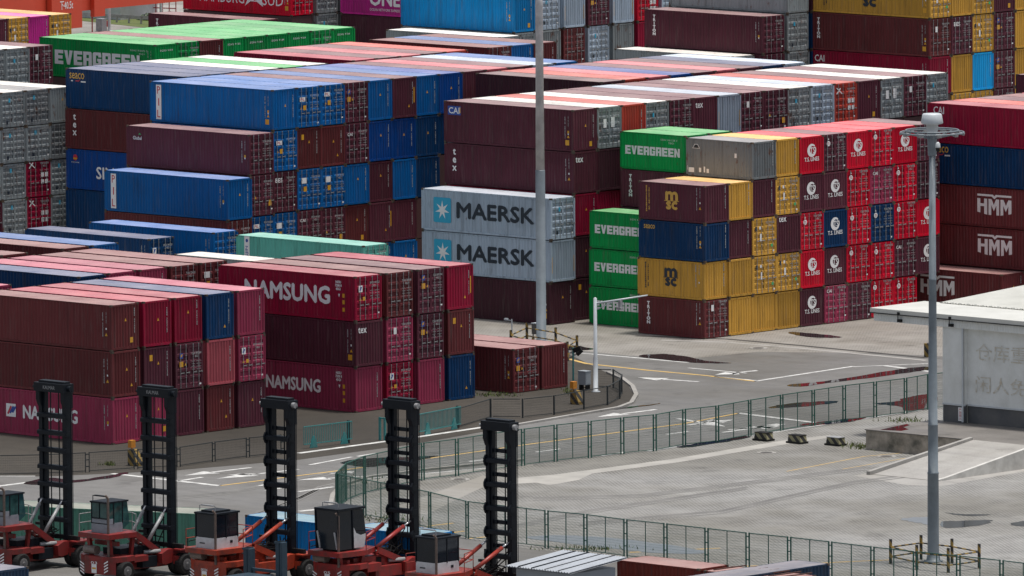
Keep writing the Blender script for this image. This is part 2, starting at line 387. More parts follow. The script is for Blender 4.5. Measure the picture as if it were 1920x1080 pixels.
decal('guard_yellow', 'marking', 'e', lambda d: (d.rect(-1.13, 1.2, .12, 1.1, INKY), d.rect(1.13, 1.2, .12, 1.1, INKY)))
def _dm(n, lab):
    def f(d):
        d.text(n + '\n45G1', .58, 2.28, .85, .34, INKM, .02)
        for k, (a, b) in enumerate((('MAX.GR.', '30480 KG'), ('TARE', '3890 KG'), ('NET', '26590 KG'), ('CU.CAP.', '76.3 M3'))):
            d.text(a, .3, 1.88 - k*.17, .3, .06, INKM, .01); d.text(b, .78, 1.88 - k*.17, .42, .06, INKM, .01)
        d.rect(.9, .42, .16, .1, INKW)
        if lab == 'cai': d.text('CAI', -.72, 2.2, .5, .22, INKW, .05)
        if lab == 'bes': d.text('BES', -.6, 2.25, .7, .3, INKW, .06)
        if lab == 'stripe': d.rect(-.75, 2.28, .28, .34, INKB); d.poly([(-.85,2.2),(-.7,2.22),(-.64,2.4),(-.8,2.34)], INKY, .003); d.rect(-.75, 1.75, .32, .34, INKY); d.poly([(-.48,1.65),(-.3,1.65),(-.39,1.82)], INKY)
        if lab == 'pil': d.rect(-.62, 2.15, .55, .3, INKW); d.text('PIL', -.62, 2.15, .4, .18, INKR, .04, .003); d.rect(-.4, 1.55, .32, .34, INKY); d.poly([(-.85,1.45),(-.68,1.45),(-.76,1.62)], INKY)
        if lab == 'box': d.rect(-.6, 2.15, .5, .4, INKW); d.rect(-.5, 1.55, .3, .36, INKY)
        if lab == 'logo': d.rect(-.72, 2.05, .34, .42, INKW); d.poly([(-.84,1.95),(-.72,1.92),(-.6,2.15),(-.72,2.2)], INKB, .003); d.rect(-.4, 1.4, .25, .24, INKY); d.poly([(-.85,1.3),(-.65,1.3),(-.75,1.5)], INKY)
        if lab == 'bow':
            for q in ([(-1.0,2.5),(-.9,2.52),(-.35,2.1),(-.4,2.05)], [(-1.0,2.1),(-.92,2.05),(-.5,2.45),(-.6,2.5)]): d.poly(q, INKW)
            for x in (.38, .78):
                for z in (1.55, 1.05): d.rect(x, z, .28, .3, INKW)
        if lab == 'blue': d.rect(-.35, 2.1, .2, .3, INKC); d.rect(-.6, .5, .2, .25, INKD)
        if lab == 'mscd': d.rect(-.85, 2.0, .2, .3, INKD); d.rect(-.45, 2.05, .15, .2, INKW); d.rect(-.38, 1.4, .16, .5, INKW); d.rect(.75, .8, .22, .2, INKN)
        if lab == 'ts': d.disc(-.72, 2.02, .18, INKW); d.text('TS', -.72, 2.02, .2, .16, INKR, .05, .003); d.poly([(-.78,2.28),(-.66,2.28),(-.72,2.42)], INKW)
        if lab == 'yel': d.rect(.75, .85, .3, .4, INKY); d.poly([(-.8,1.2),(-.6,1.2),(-.7,1.4)], INKY)
        if lab == 'paper': d.rect(-.45, 2.0, .26, .42, INKW)
        if lab == 'papers': d.rect(-.5, 1.75, .3, .6, INKW); d.rect(.3, 1.8, .34, .7, INKW)
    return f
for i, lb in enumerate(('', 'cai', 'bes', 'stripe', 'pil', 'box', 'logo', 'bow', 'blue', 'mscd', 'ts', 'yel', 'paper', 'papers')):
    decal('dm_' + (lb or 'plain'), 'marking', 'e', _dm(NUMS[i % 5], lb))

# ------------------------------------------------------------------ shipping containers
CASTING = mat('corner_casting_steel', (.055, .042, .034), .7, noise=(5, .8, (.14, .09, .05)))
_cm = {}
def cont_meshes(L, H):
    k = (L, H)
    if k in _cm: return _cm[k]
    hx, hy = L/2, W2/2; D = {}
    f = MB()
    for sx in (-1, 1):
        for sy in (-1, 1):
            xa, xb = sorted((sx*hx, sx*(hx-.13))); ya, yb = sorted((sy*(hy-.004), sy*(hy-.10)))
            f.box(xa, ya, .118, xb, yb, H-.118)
            f.cur = 1
            for z0, z1 in ((0, .118), (H-.118, H)):
                xa2, xb2 = sorted((sx*(hx+.003), sx*(hx-.178))); ya2, yb2 = sorted((sy*hy, sy*(hy-.162))); f.box(xa2, ya2, z0, xb2, yb2, z1)
            f.cur = 0
        xa, xb = sorted((sx*(hx-.012), sx*(hx-.09)))
        f.box(xa, -hy+.1, .05, xb, hy-.1, .2); f.box(xa, -hy+.1, H-.13, xb, hy-.1, H-.02)
    for sy in (-1, 1):
        ya, yb = sorted((sy*(hy-.01), sy*(hy-.06)))
        f.box(-hx+.13, ya, .035, hx-.13, yb, .17); f.box(-hx+.13, ya, H-.09, hx-.13, yb, H-.015)
    f.box(-hx+.1, -hy+.07, .13, hx-.1, hy-.07, .165)
    D['frame'] = f.mesh('frame', [PAINT, CASTING])
    n = round((L-.26)/.278); p = (L-.26)/n; prof = []
    for i in range(n):
        x = -hx+.13 + i*p
        prof += [(x, 0), (x+.26*p, 0), (x+.5*p, .036), (x+.76*p, .036)]
    prof.append((hx-.13, 0))
    s = MB(); z0, z1 = .17, H-.09
    for x, d in prof: s.v += [(x, -hy+.014+d, z0), (x, -hy+.014+d, z1)]
    s.f = [(2*i, 2*i+2, 2*i+3, 2*i+1) for i in range(len(prof)-1)]; s.mi = [0]*len(s.f)
    D['side_wall'] = s.mesh('side_wall', [PAINT], fix=False)
    r = MB(); rp = []; n = round((L-.3)/.5); p = (L-.3)/n
    for i in range(n):
        x = -hx+.15 + i*p; rp += [(x, 0), (x+.3*p, 0), (x+.5*p, .005), (x+.8*p, .005)]
    rp.append((hx-.15, 0)); rp = [(-hx+.02, 0)] + rp + [(hx-.02, 0)]
    for x, d in rp: r.v += [(x, -hy+.05, H-.022+d), (x, hy-.05, H-.022+d)]
    r.f = [(2*i, 2*i+2, 2*i+3, 2*i+1) for i in range(len(rp)-1)]; r.mi = [0]*len(r.f)
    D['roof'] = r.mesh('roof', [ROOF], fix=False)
    e = MB(); w = W2-.2; n = 9; p = w/n; ep = []
    for i in range(n):
        y = -hy+.1 + i*p; ep += [(y, 0), (y+.32*p, 0), (y+.5*p, .045), (y+.82*p, .045)]
    ep.append((hy-.1, 0))
    for y, d in ep: e.v += [(hx-.02-d, y, .2), (hx-.02-d, y, H-.13)]
    e.f = [(2*i, 2*i+2, 2*i+3, 2*i+1) for i in range(len(ep)-1)]; e.mi = [0]*len(e.f)
    D['end_wall'] = e.mesh('end_wall', [PAINT], fix=False)
    d = MB(); w = (W2-.22)/2; zb, zt = .2, H-.13; hh = zt-zb; pr = [(zb, 0), (zb+.1, 0)]
    for i in range(5):
        a = zb + .12 + i*(hh-.2)/5; b = (hh-.2)/5; pr += [(a+.05*b, 0), (a+.2*b, .05), (a+.62*b, .05), (a+.77*b, 0)]
    pr += [(zt, 0)]
    # left and right stiles are flat, the panel between is pressed in
    x0 = hx-.03
    for ya, yb, deep in ((-w/2, -w/2+.09, 0), (-w/2+.09, w/2-.09, 1), (w/2-.09, w/2, 0)):
        n0 = len(d.v)
        for z, q in pr: d.v += [(x0-q*deep, ya, z), (x0-q*deep, yb, z)]
        d.f += [(n0+2*i, n0+2*i+1, n0+2*i+3, n0+2*i+2) for i in range(len(pr)-1)]
    for z in (zb+.15, zb+hh*.37, zb+hh*.63, zt-.15): d.box(x0-.002, -w/2-.015, z-.06, x0+.014, -w/2+.05, z+.06)
    d.mi = [0]*len(d.f)
    D['door'] = d.mesh('door', [PAINT], fix=False)
    D['door_w'] = w
    b = MB(); b.cyl((x0+.035, 0, .1), (x0+.035, 0, H-.05), .019, n=6)
    for z in (.16, .75, H*.5, H-.75, H-.1): b.box(x0-.002, -.032, z-.03, x0+.045, .032, z+.03)
    b.box(x0+.02, -.02, 1.02, x0+.06, .3, 1.06); b.box(x0+.0, .27, .98, x0+.06, .31, 1.1)
    D['locking_bar'] = b.mesh('locking_bar', [STEEL])
    _cm[k] = D; return D
_swap = {}
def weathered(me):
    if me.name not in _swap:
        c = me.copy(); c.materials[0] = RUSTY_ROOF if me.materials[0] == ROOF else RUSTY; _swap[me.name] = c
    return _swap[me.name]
K = 1.7
def al(r, g, b, k=None):
    c = lin(r, g, b); k = K if k is None else k
    return (min(.8, max(.003, c[0]*k)), min(.8, max(.003, c[1]*k)), min(.8, max(.003, c[2]*k)), 1)
PAL = {   # code: (albedo, word)
 'm': (al(70,34,44), 'maroon'), 'b': (al(80,36,38), 'brown'), 'r': (al(112,14,40), 'crimson'), 'R': (al(158,8,34), 'scarlet'),
 'w': (al(118,42,64), 'pinkish'), 's': (al(140,66,74), 'salmon'), 'n': (al(2,42,76), 'navy'), 'B': (al(0,72,124), 'blue'), 'C': (al(0,98,148), 'sea blue'),
 'q': (al(0,52,110), 'royal blue'), 'g': (al(128,140,152), 'grey'), 'G': (al(0,116,56), 'green'), 'y': (al(158,120,50), 'mustard'),
 'o': (al(142,50,40), 'orange'), 't': (al(80,146,134), 'sea green'), 'p': (al(150,34,108), 'magenta'), 'W': (al(108,114,116), 'weathered'),
 'c': (al(20,130,190), 'cyan blue'), 'd': (al(92,96,98), 'dark grey'), 'k': (al(56,30,38), 'plum'),
}
COUNT = {}
def container(code, end, x_near, y0, z, L=L40, H=H40, extras=(), label='', group='', dx=0.0, rz=0.0, front=True):
    rgba, word = PAL[code]; D = cont_meshes(L, H)
    o = empty('shipping_container', (x_near - L/2 + dx, y0 + W2/2, z), rz); o.color = rgba
    tag(o, label, 'shipping container', group)
    wth = (lambda me: weathered(me)) if code in 'Wd' else (lambda me: me)
    put('frame', wth(D['frame']), o); put('side_wall', wth(D['side_wall']), o)
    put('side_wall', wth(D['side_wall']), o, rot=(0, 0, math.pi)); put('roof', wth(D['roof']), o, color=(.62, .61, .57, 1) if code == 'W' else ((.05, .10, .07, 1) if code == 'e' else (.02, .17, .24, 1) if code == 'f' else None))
    put('end_wall', wth(D['end_wall']), o, rot=(0, 0, math.pi))
    if end == 'd':
        w = D['door_w']
        for sy in (-1, 1):
            dr = put('door', wth(D['door']), o, (0, sy*(w/2+.006), 0), (0, 0, 0))
            for yy in (-w*.2, w*.24): put('locking_bar', D['locking_bar'], dr, (0, yy, 0))
    else: put('end_wall', wth(D['end_wall']), o)
    for k in extras:
        nm, wh, me = DEC[k]
        if wh == 's': put(nm, me, o, (0, -W2/2 + .008, 0))
        else:
            jr = random.Random(label + k); jy, jz = (jr.uniform(-.05, .05), jr.uniform(-.15, .1)) if nm == 'marking' and k != 'guard_yellow' else (0, 0)
            put(nm, me, o, (L/2 + (.012 if end == 'd' else -.012), jy, jz), (0, 0, math.pi/2))
    return o
buried = MB(); BURIED_MATS = [PAINT]
ORD = ['leftmost', 'second', 'third', 'fourth', 'fifth', 'sixth', 'seventh', 'eighth', 'ninth', 'tenth', 'eleventh', 'twelfth', 'thirteenth', 'fourteenth', 'fifteenth', 'sixteenth']
TIER = {1: 'bottom tier', 2: 'second tier', 3: 'third tier', 4: 'fourth tier', 5: 'fifth tier', 6: 'sixth tier'}
def block(where, group, X, Y0, pitch, cols, L=L40, H=H40, lift=.012, jitter=.05, ends=None, dx=0.0):
    """stacks side by side along Y, near ends on X. A column is read from the ground up: 'code end extras', '#' hidden, '-' nothing"""
    rnd = random.Random(hash((round(X, 1), round(Y0, 1))) & 0xffff)
    n = len(cols)
    for ci, col in enumerate(cols):
        for ti, ent in enumerate(col):
            z = ti * (H + lift); y = Y0 + ci * pitch
            if ent == '-': continue
            if ent == '#':
                buried.box(X - L + .03, y + .03, z + .02, X - .03, y + W2 - .03, z + H - .02); continue
            a = ent.split(); code, end, ex = a[0], a[1], list(a[2:])
            key = (X, ci, ti); q = rnd.randrange(1000)
            if end == 'd':
                if not any(e.startswith('dm_') for e in ex): ex.append('dm_' + ('plain', 'stripe', 'yel', 'plain', 'paper')[q % 5] if code not in 'gW' else 'dm_blue')
            top = 'top' in ex
            if top: ex.remove('top'); ex += ['nomark']
            if end == 'd' or top: pass
            elif 'bare' in ex: ex.remove('bare')
            elif not any(e in DEC and DEC[e][1] == 'e' for e in ex): ex.append('em%d' % (q % 7))
            if ci == 0 and not any(e in ('namsung_marks', 'grey_labels', 'nomark') for e in ex): ex.append(('sm%d' if L > 7 else 'sq%d') % (q % 5))
            while 'nomark' in ex: ex.remove('nomark')
            pos = ORD[ci] if ci < n - 1 or n == 1 else 'rightmost'
            face = 'only roof showing' if top else ('doors' if end == 'd' else 'plain end')
            for e, wd in (('ts', 'ring emblem'), ('tex_end', 'lettered end')):
                if e in ex: face = wd
            lab = '%s container, %s, %s, ' % (PAL[code][1], face, TIER[ti+1]) + ('%s stack ' % pos if n > 1 else '') + where
            container(code, end, X + rnd.uniform(-jitter, jitter), y + rnd.uniform(-jitter, jitter) * .3, z, L, H, ex, lab, group, dx, rnd.uniform(-.002, .002))

P3 = lambda *t: list(t)
# near left block, behind the lift trucks (three tiers, gaps between the stacks)
g = 'containers of the near left block'
block('left of front', g, .2, -22.05, 2.79, [
    ['w e namsung_small em0', 'b e em5', 'b e em1'], ['w e', 'm e em4', 'r e em0'], ['m e em2', 'm d dm_stripe', 'r e em0'],
    ['b e em5', 's e em2', 'n e em3'], ['m e em0', 'w d dm_logo', 'w e em2']])
g = 'containers behind the near left block'
block('of the row behind', g, -13.75, -11.15, 2.78, [
    ['#', '#', 'n e'], ['#', '#', 'w e em2'], ['#', '#', 'w e em2'], ['#', '#', 'b d dm_plain'], ['#', '#', 'b d dm_box']])
block('low at the left edge of the second row', g, -13.75, -19.45, 2.78, [['#', '#', 'w e']])
block('of the third row from the front', g, -27.35, -4.75, 2.78, [['#', '#', 'b e'], ['-', '-', '-'], ['#', '#', 'b e'], ['#', '#', 'B e']])
# block with the crimson lettered container
g = 'containers of the centre left block'
block('of the centre left block', g, 0.0, 0.0, 2.85, [
    ['w e namsung_small namsung_marks em2', 'm e tex_end', 'r d namsung namsung_marks dm_logo'], ['r d dm_logo', 'w d dm_paper', 'b d dm_plain'],
    ['w e em2', 'm d dm_stripe', 'm d dm_stripe'], ['n e em3', 'b e em4', 'r e em6']])
block('of the low pair beside the road', 'low pair of containers beside the road', .35, 14.3, 2.66, [['b d dm_stripe'], ['b e em2']])
# low stepped containers in the middle
g = 'low stepped containers in the middle'
block('beside the two-high blue one', g, -48.0, 29.5, 2.5, [['#', 'n d dm_logo']])
block('behind the low navy one', g, -47.7, 35.5, 2.5, [['#', 'B d dm_plain']])
block('of the two-high sea green one', g, -33.4, 35.5, 2.5, [['#', 't d dongjin dm_paper']])
block('with a pale roof before the sea green one', g, -27.4, 23.4, 2.5, [['#', 'W e top']])
# tall blue and maroon wall of ends
g = 'containers of the tall blue and maroon row'
block('stepping down from the tall blue row', g, -52.6, 41.85, 2.5, [['#', 'b d nomark', 'B e pil em0']])
block('on the tall blue row shoulder', g, -53.3, 44.8, 2.5, [['#', 'B d dm_pil', 'm d dm_yel', 'm d global dm_plain']])
block('of the tall blue row', g, -53.9, 47.75, 2.43, [
    ['#', 'B d dm_box', 'm d dm_bes', 'B d dm_pil', 'B e pil em0'], ['#', 'm d dm_cai', 'B d dm_box', 'b e em4', 'B d dm_pil'],
    ['#', 'm d dm_yel', 'B d dm_box', 'b e em5', 'B d dm_pil'], ['#', 'b e em1', 'B e em0', 'm d dm_cai', 'm d dm_stripe'],
    ['B e em0', 'm e em6', 'm e em0', 'q e em0', 'B e em0'], ['B e em0', 'm e em2', 'B e em2', 'q e em0', 'm e em6'],
    ['#', '#', 'n e em2', 'n e em0', 'B e em0'], ['#', '#', '#', 'n e em0', 'q e em0'],
    ['#', '#', '#', '#', 'm e top'], ['#', '#', '#', '#', 's e top'], ['#', '#', '#', '#', 'm e top'], ['#', '#', '#', '#', 'g e top'], ['#', '#', '#', '#', 'B e top']])
g = 'containers of the row left of the tall blue row'
block('of the navy topped row', g, -66.6, 51.85, 2.46, [
    ['#', 'n e', 'q e sinokor', 'b e tex', 'n e seaco'], ['#', '#', '#', '#', 'n e top'], ['#', '#', '#', '#', 'n e top'], ['#', '#', '#', '#', 'W e top'], ['#', '#', '#', '#', 'G e top'], ['#', '#', '#', '#', 'W e top']])
block('of the pink topped row', g, -66.9, 69.45, 2.43, [['#', '#', '#', '#', c] for c in ('r e top', 'm e top', 's e top', 'm e top', 'o e top')])
block('of the far three container row', g, -66.9, 83.8, 2.43, [['#', '#', '#', '#', c] for c in ('b d dm_plain', 'B e em0', 'b e em2')])
g = 'containers of the green topped row'
block('of the green topped row', g, -88.1, 70.35, 2.36, [['#', '#', '#', '#', c] for c in (
    'G e evergreen evergreen_end', 'G d dm_plain', 'b e em2', 'G e evergreen_end', 'G e evergreen_end', 'G e evergreen_end', 'G e evergreen_end', 'G d dm_plain', 'G e evergreen_end')])
g = 'weathered grey containers at the left edge'
block('of the weathered left edge stacks', g, -80.15, 44.3, 2.44, [
    ['#', 'm d', 'W d', 'W e', 'W e'], ['#', 'W d dm_blue', 'W d dm_blue', 'W d dm_blue', 'W d dm_blue'], ['#', 'r d dm_bow', 'r d dm_bow', 'W d dm_blue', 'd d dm_blue'], ['#', 'W d', 'W d', 'd d', 'W e']], H=H20)
block('of the far weathered left stacks', g, -94.2, 58.5, 2.42, [['#', '#', '#', '#', 'W d'], ['#', '#', '#', '#', 'W d dm_blue'], ['#', '#', '#', '#', 'm d dm_paper']])
block('of the far yellow and magenta row', 'yellow and magenta containers at the far left', -141.0, 104.4, 2.32, [['#', '#', '#', c] for c in ('m e', 'y d dm_mscd', 'p e em2', 'y d dm_mscd')])
# centre: grey lettered pair and the long row behind
g = 'containers of the long centre row'
block('of the grey lettered stack in the centre', g, -25.75, 46.0, 2.5, [['k e em0', 'g e maersk guard_yellow nomark', 'g d maersk dm_blue nomark']])
block('of the long centre row', g, -26.4, 49.05, 2.465, [
    ['k e', 'k e em1', 'r e em0', 'm e tex tex_end', 'm e cai_box em1'], ['#', 'k e', 'r e bare', 'k e bare', 'W d dm_papers']] + [['#', '#', '#', '#', c] for c in (
    'o e em2', 'W d dm_blue', 'm d dm_plain', 'm e tex_end', 'g e guard_yellow', 'm d dm_paper', 'm d dm_yel', 'W d dm_blue', 'g d dm_blue', 'o d dm_bow', 'm e em1', 'W d dm_papers', 'm d dm_paper', 'W d dm_blue')])
block('behind the long centre row', g, -40.3, 67.0, 2.43, [['#', '#', '#', '#', c] for c in ('k e bare nomark', 'o e top', 's e top', 'q e top', 'm e top', 's e top', 'm e top', 'n e top', 'g e top')])
# short containers, centre right
g = 'short green lettered containers'
block('of the short green stack in the centre', g, -18.45, 48.55, 2.5, [['G e evergreen20', 'G e evergreen20', 'G e evergreen20']], L20, H20)
block('of the short green-topped stack', g, -18.6, 51.85, 2.45, [['#', '#', '#', 'm e triton20', 'G e evergreen20 nomark'], ['#', '#', '#', '#', 'G e nomark']], L20, H20)
g = 'short containers of the red and yellow block'
block('of the red and yellow block', g, -11.7, 46.1, 2.43, [
    ['b d triton20 dm_paper', 'y e msc20_dark em2', 'n e seaco20 em2', 'm e msc20_gold em2'], ['y e bare', 'y e bare', 'm e em2', 'y e em2'],
    ['y e bare', 'y d dm_mscd', 'y d dm_mscd', 'm e em2', 'd e grey_labels em2'], ['y e bare', 'y d dm_mscd', 'm e tex_end', 'y d dm_mscd', 'y e em2'],
    ['m e ts', 'R e ts', 'R d dm_ts', 'm e ts', 'R e ts'], ['w d dm_cai', 'm e ts', 'n e ts', 'm e ts', 'm d dm_ts'],
    ['m d dm_plain', 'R d dm_ts', 'R d dm_ts', 'R d dm_ts', 'R e ts'], ['R d dm_ts', 'R d dm_ts', 'n d dm_ts', 'w d dm_cai', 'R d dm_ts'],
    ['R d dm_ts', 'm d dm_cai', 'R d dm_ts', 'R d dm_ts', 'R e ts'], ['-', 'm e ts', 'R e ts', 'k d dm_plain', 'm d dm_plain']], L20, H20, jitter=.07)
# right edge
g = 'containers of the right edge stack'
block('of the tall stack at the right edge', g, -15.4 + L40, 73.4, 2.45, [['#', 'b e hmm nomark', 'b e hmm nomark', 'n e seaco nomark', 'r e cai nomark'], ['#', '#', '#', '#', 'o e'], ['#', '#', '#', '#', 'm e'], ['#', '#', '#', '#', 'b e'], ['#', '#', '#', '#', 's e'], ['#', '#', '#', '#', 'r e']], H=2.79)
block('before the tall stack at the right edge', g, -18.8 + L40, 70.95, 2.45, [['b e hmm_lessor nomark']], H=H40 - .15)
# far rows along the top of the picture
g = 'containers of the far rows'
block('of the far grey and blue row', g, -99.0, 120.9, 2.86, [
    ['#', '#', '#', 'W d', 'C e em1'], ['#', '#', '#', 'W e em2', 'g d dm_blue'], ['#', '#', '#', 'b d', 'g e guard_yellow'], ['#', '#', '#', 'g d dm_blue', 'm d dm_stripe'],
    ['#', '#', '#', 'W e em2', 'g e guard_yellow'], ['#', '#', '#', 'r e em2', 'R d dm_bow'], ['#', '#', '#', 'm d dm_cai', 'g d dm_blue'], ['#', '#', '#', '#', 'R d dm_bow']])
block('with the white roof before the far blue one', g, -97.5, 117.6, 2.5, [['#', '#', '#', 'W e']])
block('of the far magenta stack', g, -111.3, 126.8, 2.86, [['#', '#', '#', 'k e nomark', 'p e one nomark']])
block('of the far red lettered row', g, -124.5, 122.2, 2.9, [['#', '#', '#', '#', 'R d hamburg dm_paper'], ['#', '#', '#', 'W d', 'W d dm_paper'], ['#', '#', '#', 'd d', 'd e']])
block('with the maroon roof before the far red one', g, -124.0, 117.8, 2.5, [['#', '#', '#', 'm e triton']])
block('of the far maroon lettered stack', g, -70.4, 118.0, 2.8, [['#', '#', '#', 'm d', 'm d triton dm_plain'], ['#', '#', '#', 'W d dm_blue', 'W d dm_blue', 'W e nomark'], ['#', '#', '#', 'n d', 'n d', 'k e']])
block('with the rusty pale roof below the far maroon one', g, -71.0, 115.2, 2.5, [['#', '#', '#', 'W e']])
block('of the far right mustard row', g, -58.6, 123.7, 2.49, [
    ['#', '#', '#', 'r e cai em2', 'b d triton dm_paper', 'y d msc40_dark dm_mscd'], ['#', '#', 'y d dm_mscd', 'y e bare', 'm d dm_bes', 'y e bare'],
    ['#', '#', 'y d dm_mscd', 'c e em2', 'y d dm_mscd', 'y d dm_mscd'], ['#', '#', 'm d dm_plain', 'm d dm_stripe', 'm d dm_stripe', 'm e em1'],
    ['#', '#', 'y e bare', 'y e bare', 'y e bare', 'y e bare'], ['#', '#', 'y e bare', 'y e bare', 'y e bare', 'y e bare']])
block('of the maroon corner at the right edge', g, at(1904, 137, 14.6).x + L40, at(1904, 137, 14.6).y, 2.45, [['#', '#', '#', '#', 'm e nomark']], dx=0)
if buried.v:
    o = buried.build('buried_containers', [mat('faded_maroon_paint', (.09, .04, .04), .6, noise=(.6, .5, (.06, .05, .05)))], fix=False)
    tag(o, 'mass of containers packed deep inside the stacks', 'container mass', kind='stuff')

# ------------------------------------------------------------------ ground
def ground_mat(name, c1, c2, rough, pattern=None, bump=.3, streak=0.0, wet=0.0):
    M = bpy.data.materials.new(name); M.use_nodes = True; t = M.node_tree; N = t.nodes; L = t.links; p = N['Principled BSDF']
    tc = N.new('ShaderNodeTexCoord')
    def noise(scale, sx=1, sy=1, detail=8, rough=.65):
        mp = N.new('ShaderNodeMapping'); mp.inputs['Scale'].default_value = (sx, sy, 1); L.new(tc.outputs['Object'], mp.inputs['Vector'])
        n = N.new('ShaderNodeTexNoise'); n.inputs['Scale'].default_value = scale; n.inputs['Detail'].default_value = detail; n.inputs['Roughness'].default_value = rough
        L.new(mp.outputs[0], n.inputs['Vector']); return n.outputs['Fac']
    def rng(f, a, b, c, d):
        r = N.new('ShaderNodeMapRange'); r.inputs[1].default_value = a; r.inputs[2].default_value = b; r.inputs[3].default_value = c; r.inputs[4].default_value = d
        L.new(f, r.inputs[0]); return r.outputs[0]
    def mix(f, A, B, bt='MIX'):
        x = N.new('ShaderNodeMix'); x.data_type = 'RGBA'; x.blend_type = bt
        L.new(f, x.inputs['Factor'])
        for s, k in ((A, 'A'), (B, 'B')):
            if isinstance(s, tuple): x.inputs[k].default_value = s
            else: L.new(s, x.inputs[k])
        return x.outputs['Result']
    c = mix(rng(noise(.09), .35, .68, 0, 1), (*c1, 1), (*c2, 1))
    c = mix(rng(noise(.6), .4, .75, 0, .5), c, (c1[0]*.6, c1[1]*.6, c1[2]*.58, 1))
    c = mix(rng(noise(9.0), .4, .7, 0, .35), c, (c2[0]*1.25, c2[1]*1.22, c2[2]*1.2, 1))
    c = mix(rng(noise(.045, detail=4), .44, .60, 0, .75), c, (c1[0]*.66, c1[1]*.63, c1[2]*.56, 1))       # silt and dirt in wide drifts
    c = mix(rng(noise(.3, detail=9, rough=.7), .58, .70, 0, .6), c, (c1[0]*.38, c1[1]*.37, c1[2]*.36, 1))       # oil and damp stains
    if streak: c = mix(rng(noise(.5, .08, 1.6), .5, .75, 0, streak), c, (c1[0]*.4, c1[1]*.4, c1[2]*.42, 1))
    if pattern:
        mp = N.new('ShaderNodeMapping'); mp.inputs['Rotation'].default_value = (0, 0, R(pattern[2])); L.new(tc.outputs['Object'], mp.inputs['Vector'])
        bk = N.new('ShaderNodeTexBrick'); bk.inputs['Scale'].default_value = 1; bk.inputs['Brick Width'].default_value = pattern[0]; bk.inputs['Row Height'].default_value = pattern[1]
        bk.inputs['Mortar Size'].default_value = pattern[3]; bk.inputs['Color1'].default_value = (1, 1, 1, 1); bk.inputs['Color2'].default_value = (.8, .8, .8, 1); bk.inputs['Mortar'].default_value = (.28, .27, .25, 1)
        L.new(mp.outputs[0], bk.inputs['Vector'])
        x = N.new('ShaderNodeMix'); x.data_type = 'RGBA'; x.blend_type = 'MULTIPLY'; L.new(rng(noise(.35, detail=6), .35, .65, .15, .75), x.inputs['Factor'])
        L.new(c, x.inputs['A']); L.new(bk.outputs['Color'], x.inputs['B']); c = x.outputs['Result']
    L.new(c, p.inputs['Base Color'])
    L.new(rng(noise(.22), .42, .62, max(.2, rough - wet), rough), p.inputs['Roughness'])
    bp = N.new('ShaderNodeBump'); bp.inputs['Strength'].default_value = bump; bp.inputs['Distance'].default_value = .02
    L.new(noise(22.0, detail=4), bp.inputs['Height']); L.new(bp.outputs[0], p.inputs['Normal'])
    MATS[name] = M; return M
ASPHALT = ground_mat('road_asphalt', (.145, .142, .138), (.185, .181, .175), .75, streak=.35, wet=.2)
PAVER = ground_mat('block_paving', (.265, .262, .252), (.335, .332, .32), .75, (.46, .23, 38, .05), wet=.15)
PAVER2 = ground_mat('yard_block_paving', (.27, .255, .235), (.33, .315, .29), .75, (.42, .21, -38, .035), wet=.1)
GRAVEL = ground_mat('gravel_verge', (.032, .028, .023), (.068, .058, .045), .9, bump=.6)
CONC = ground_mat('worn_concrete', (.30, .29, .275), (.40, .39, .37), .7, streak=.4)
WHITE = mat('road_paint', (.66, .66, .64), .6, noise=(1.6, .85, (.26, .26, .255)))
YELP = mat('yellow_road_paint', (.66, .42, .10), .6, noise=(1.5, .6, (.34, .28, .2)))
WATER = mat('puddle_water', (.025, .025, .026), .025, spec=.5)
MATS['puddle_water'].node_tree.nodes['Principled BSDF'].inputs['IOR'].default_value = 1.33
WETFILM = mat('wet_paving_film', (.16, .18, .20), .32, spec=.6, noise=(.6, .6, (.22, .23, .235)))
GRASSM = mat('rough_grass', (.07, .11, .02), .8, noise=(1.2, .8, (.13, .13, .04)))
DIRTY = mat('stained_wall', (.42, .37, .31), .8, noise=(.8, .9, (.07, .07, .055)))
def S(pix, z=0.0): return [at(u, v, 0) for u, v in pix]
def sheet(name, pix, z, mt, label=None, cat=None, kind='structure', group=None):
    b = MB(); b.sheet(S(pix), z); o = b.build(name, mt, fix=False)
    if kind: o['kind'] = kind
    if label: tag(o, label, cat, group)
    return o
b = MB(); b.sheet([(-5200, -1500), (900, -1500), (900, 5200), (-5200, 5200)], 0.0); o = b.build('ground', ASPHALT, fix=False); o['kind'] = 'structure'
sheet('yard_paving', [(-900, 950), (-900, -900), (2600, -900), (2600, 700), (1760, 668), (1640, 662), (1420, 660), (1300, 672), (1180, 667), (1060, 655), (880, 640), (560, 700), (0, 760)], .004, PAVER2)
sheet('gravel_verge', [(-120, 895), (-120, 700), (500, 690), (890, 640), (1000, 655), (1062, 662), (1140, 700), (1178, 722), (1190, 744), (1176, 762), (960, 800), (780, 832), (560, 862), (330, 882), (100, 893)], .008, GRAVEL)
sheet('lower_yard_paving', [(634, 955), (640, 922), (680, 905), (800, 892), (980, 872), (1160, 850), (1360, 822), (1540, 800), (1745, 764), (2200, 690), (2400, 1150), (1900, 1135), (1640, 1100), (1330, 1065), (1130, 1042), (1000, 1030), (880, 1012), (760, 985), (680, 968)], .004, PAVER)
sheet('concrete_strip', [(640, 905), (1000, 868), (1000, 873), (640, 912)], .008, CONC)
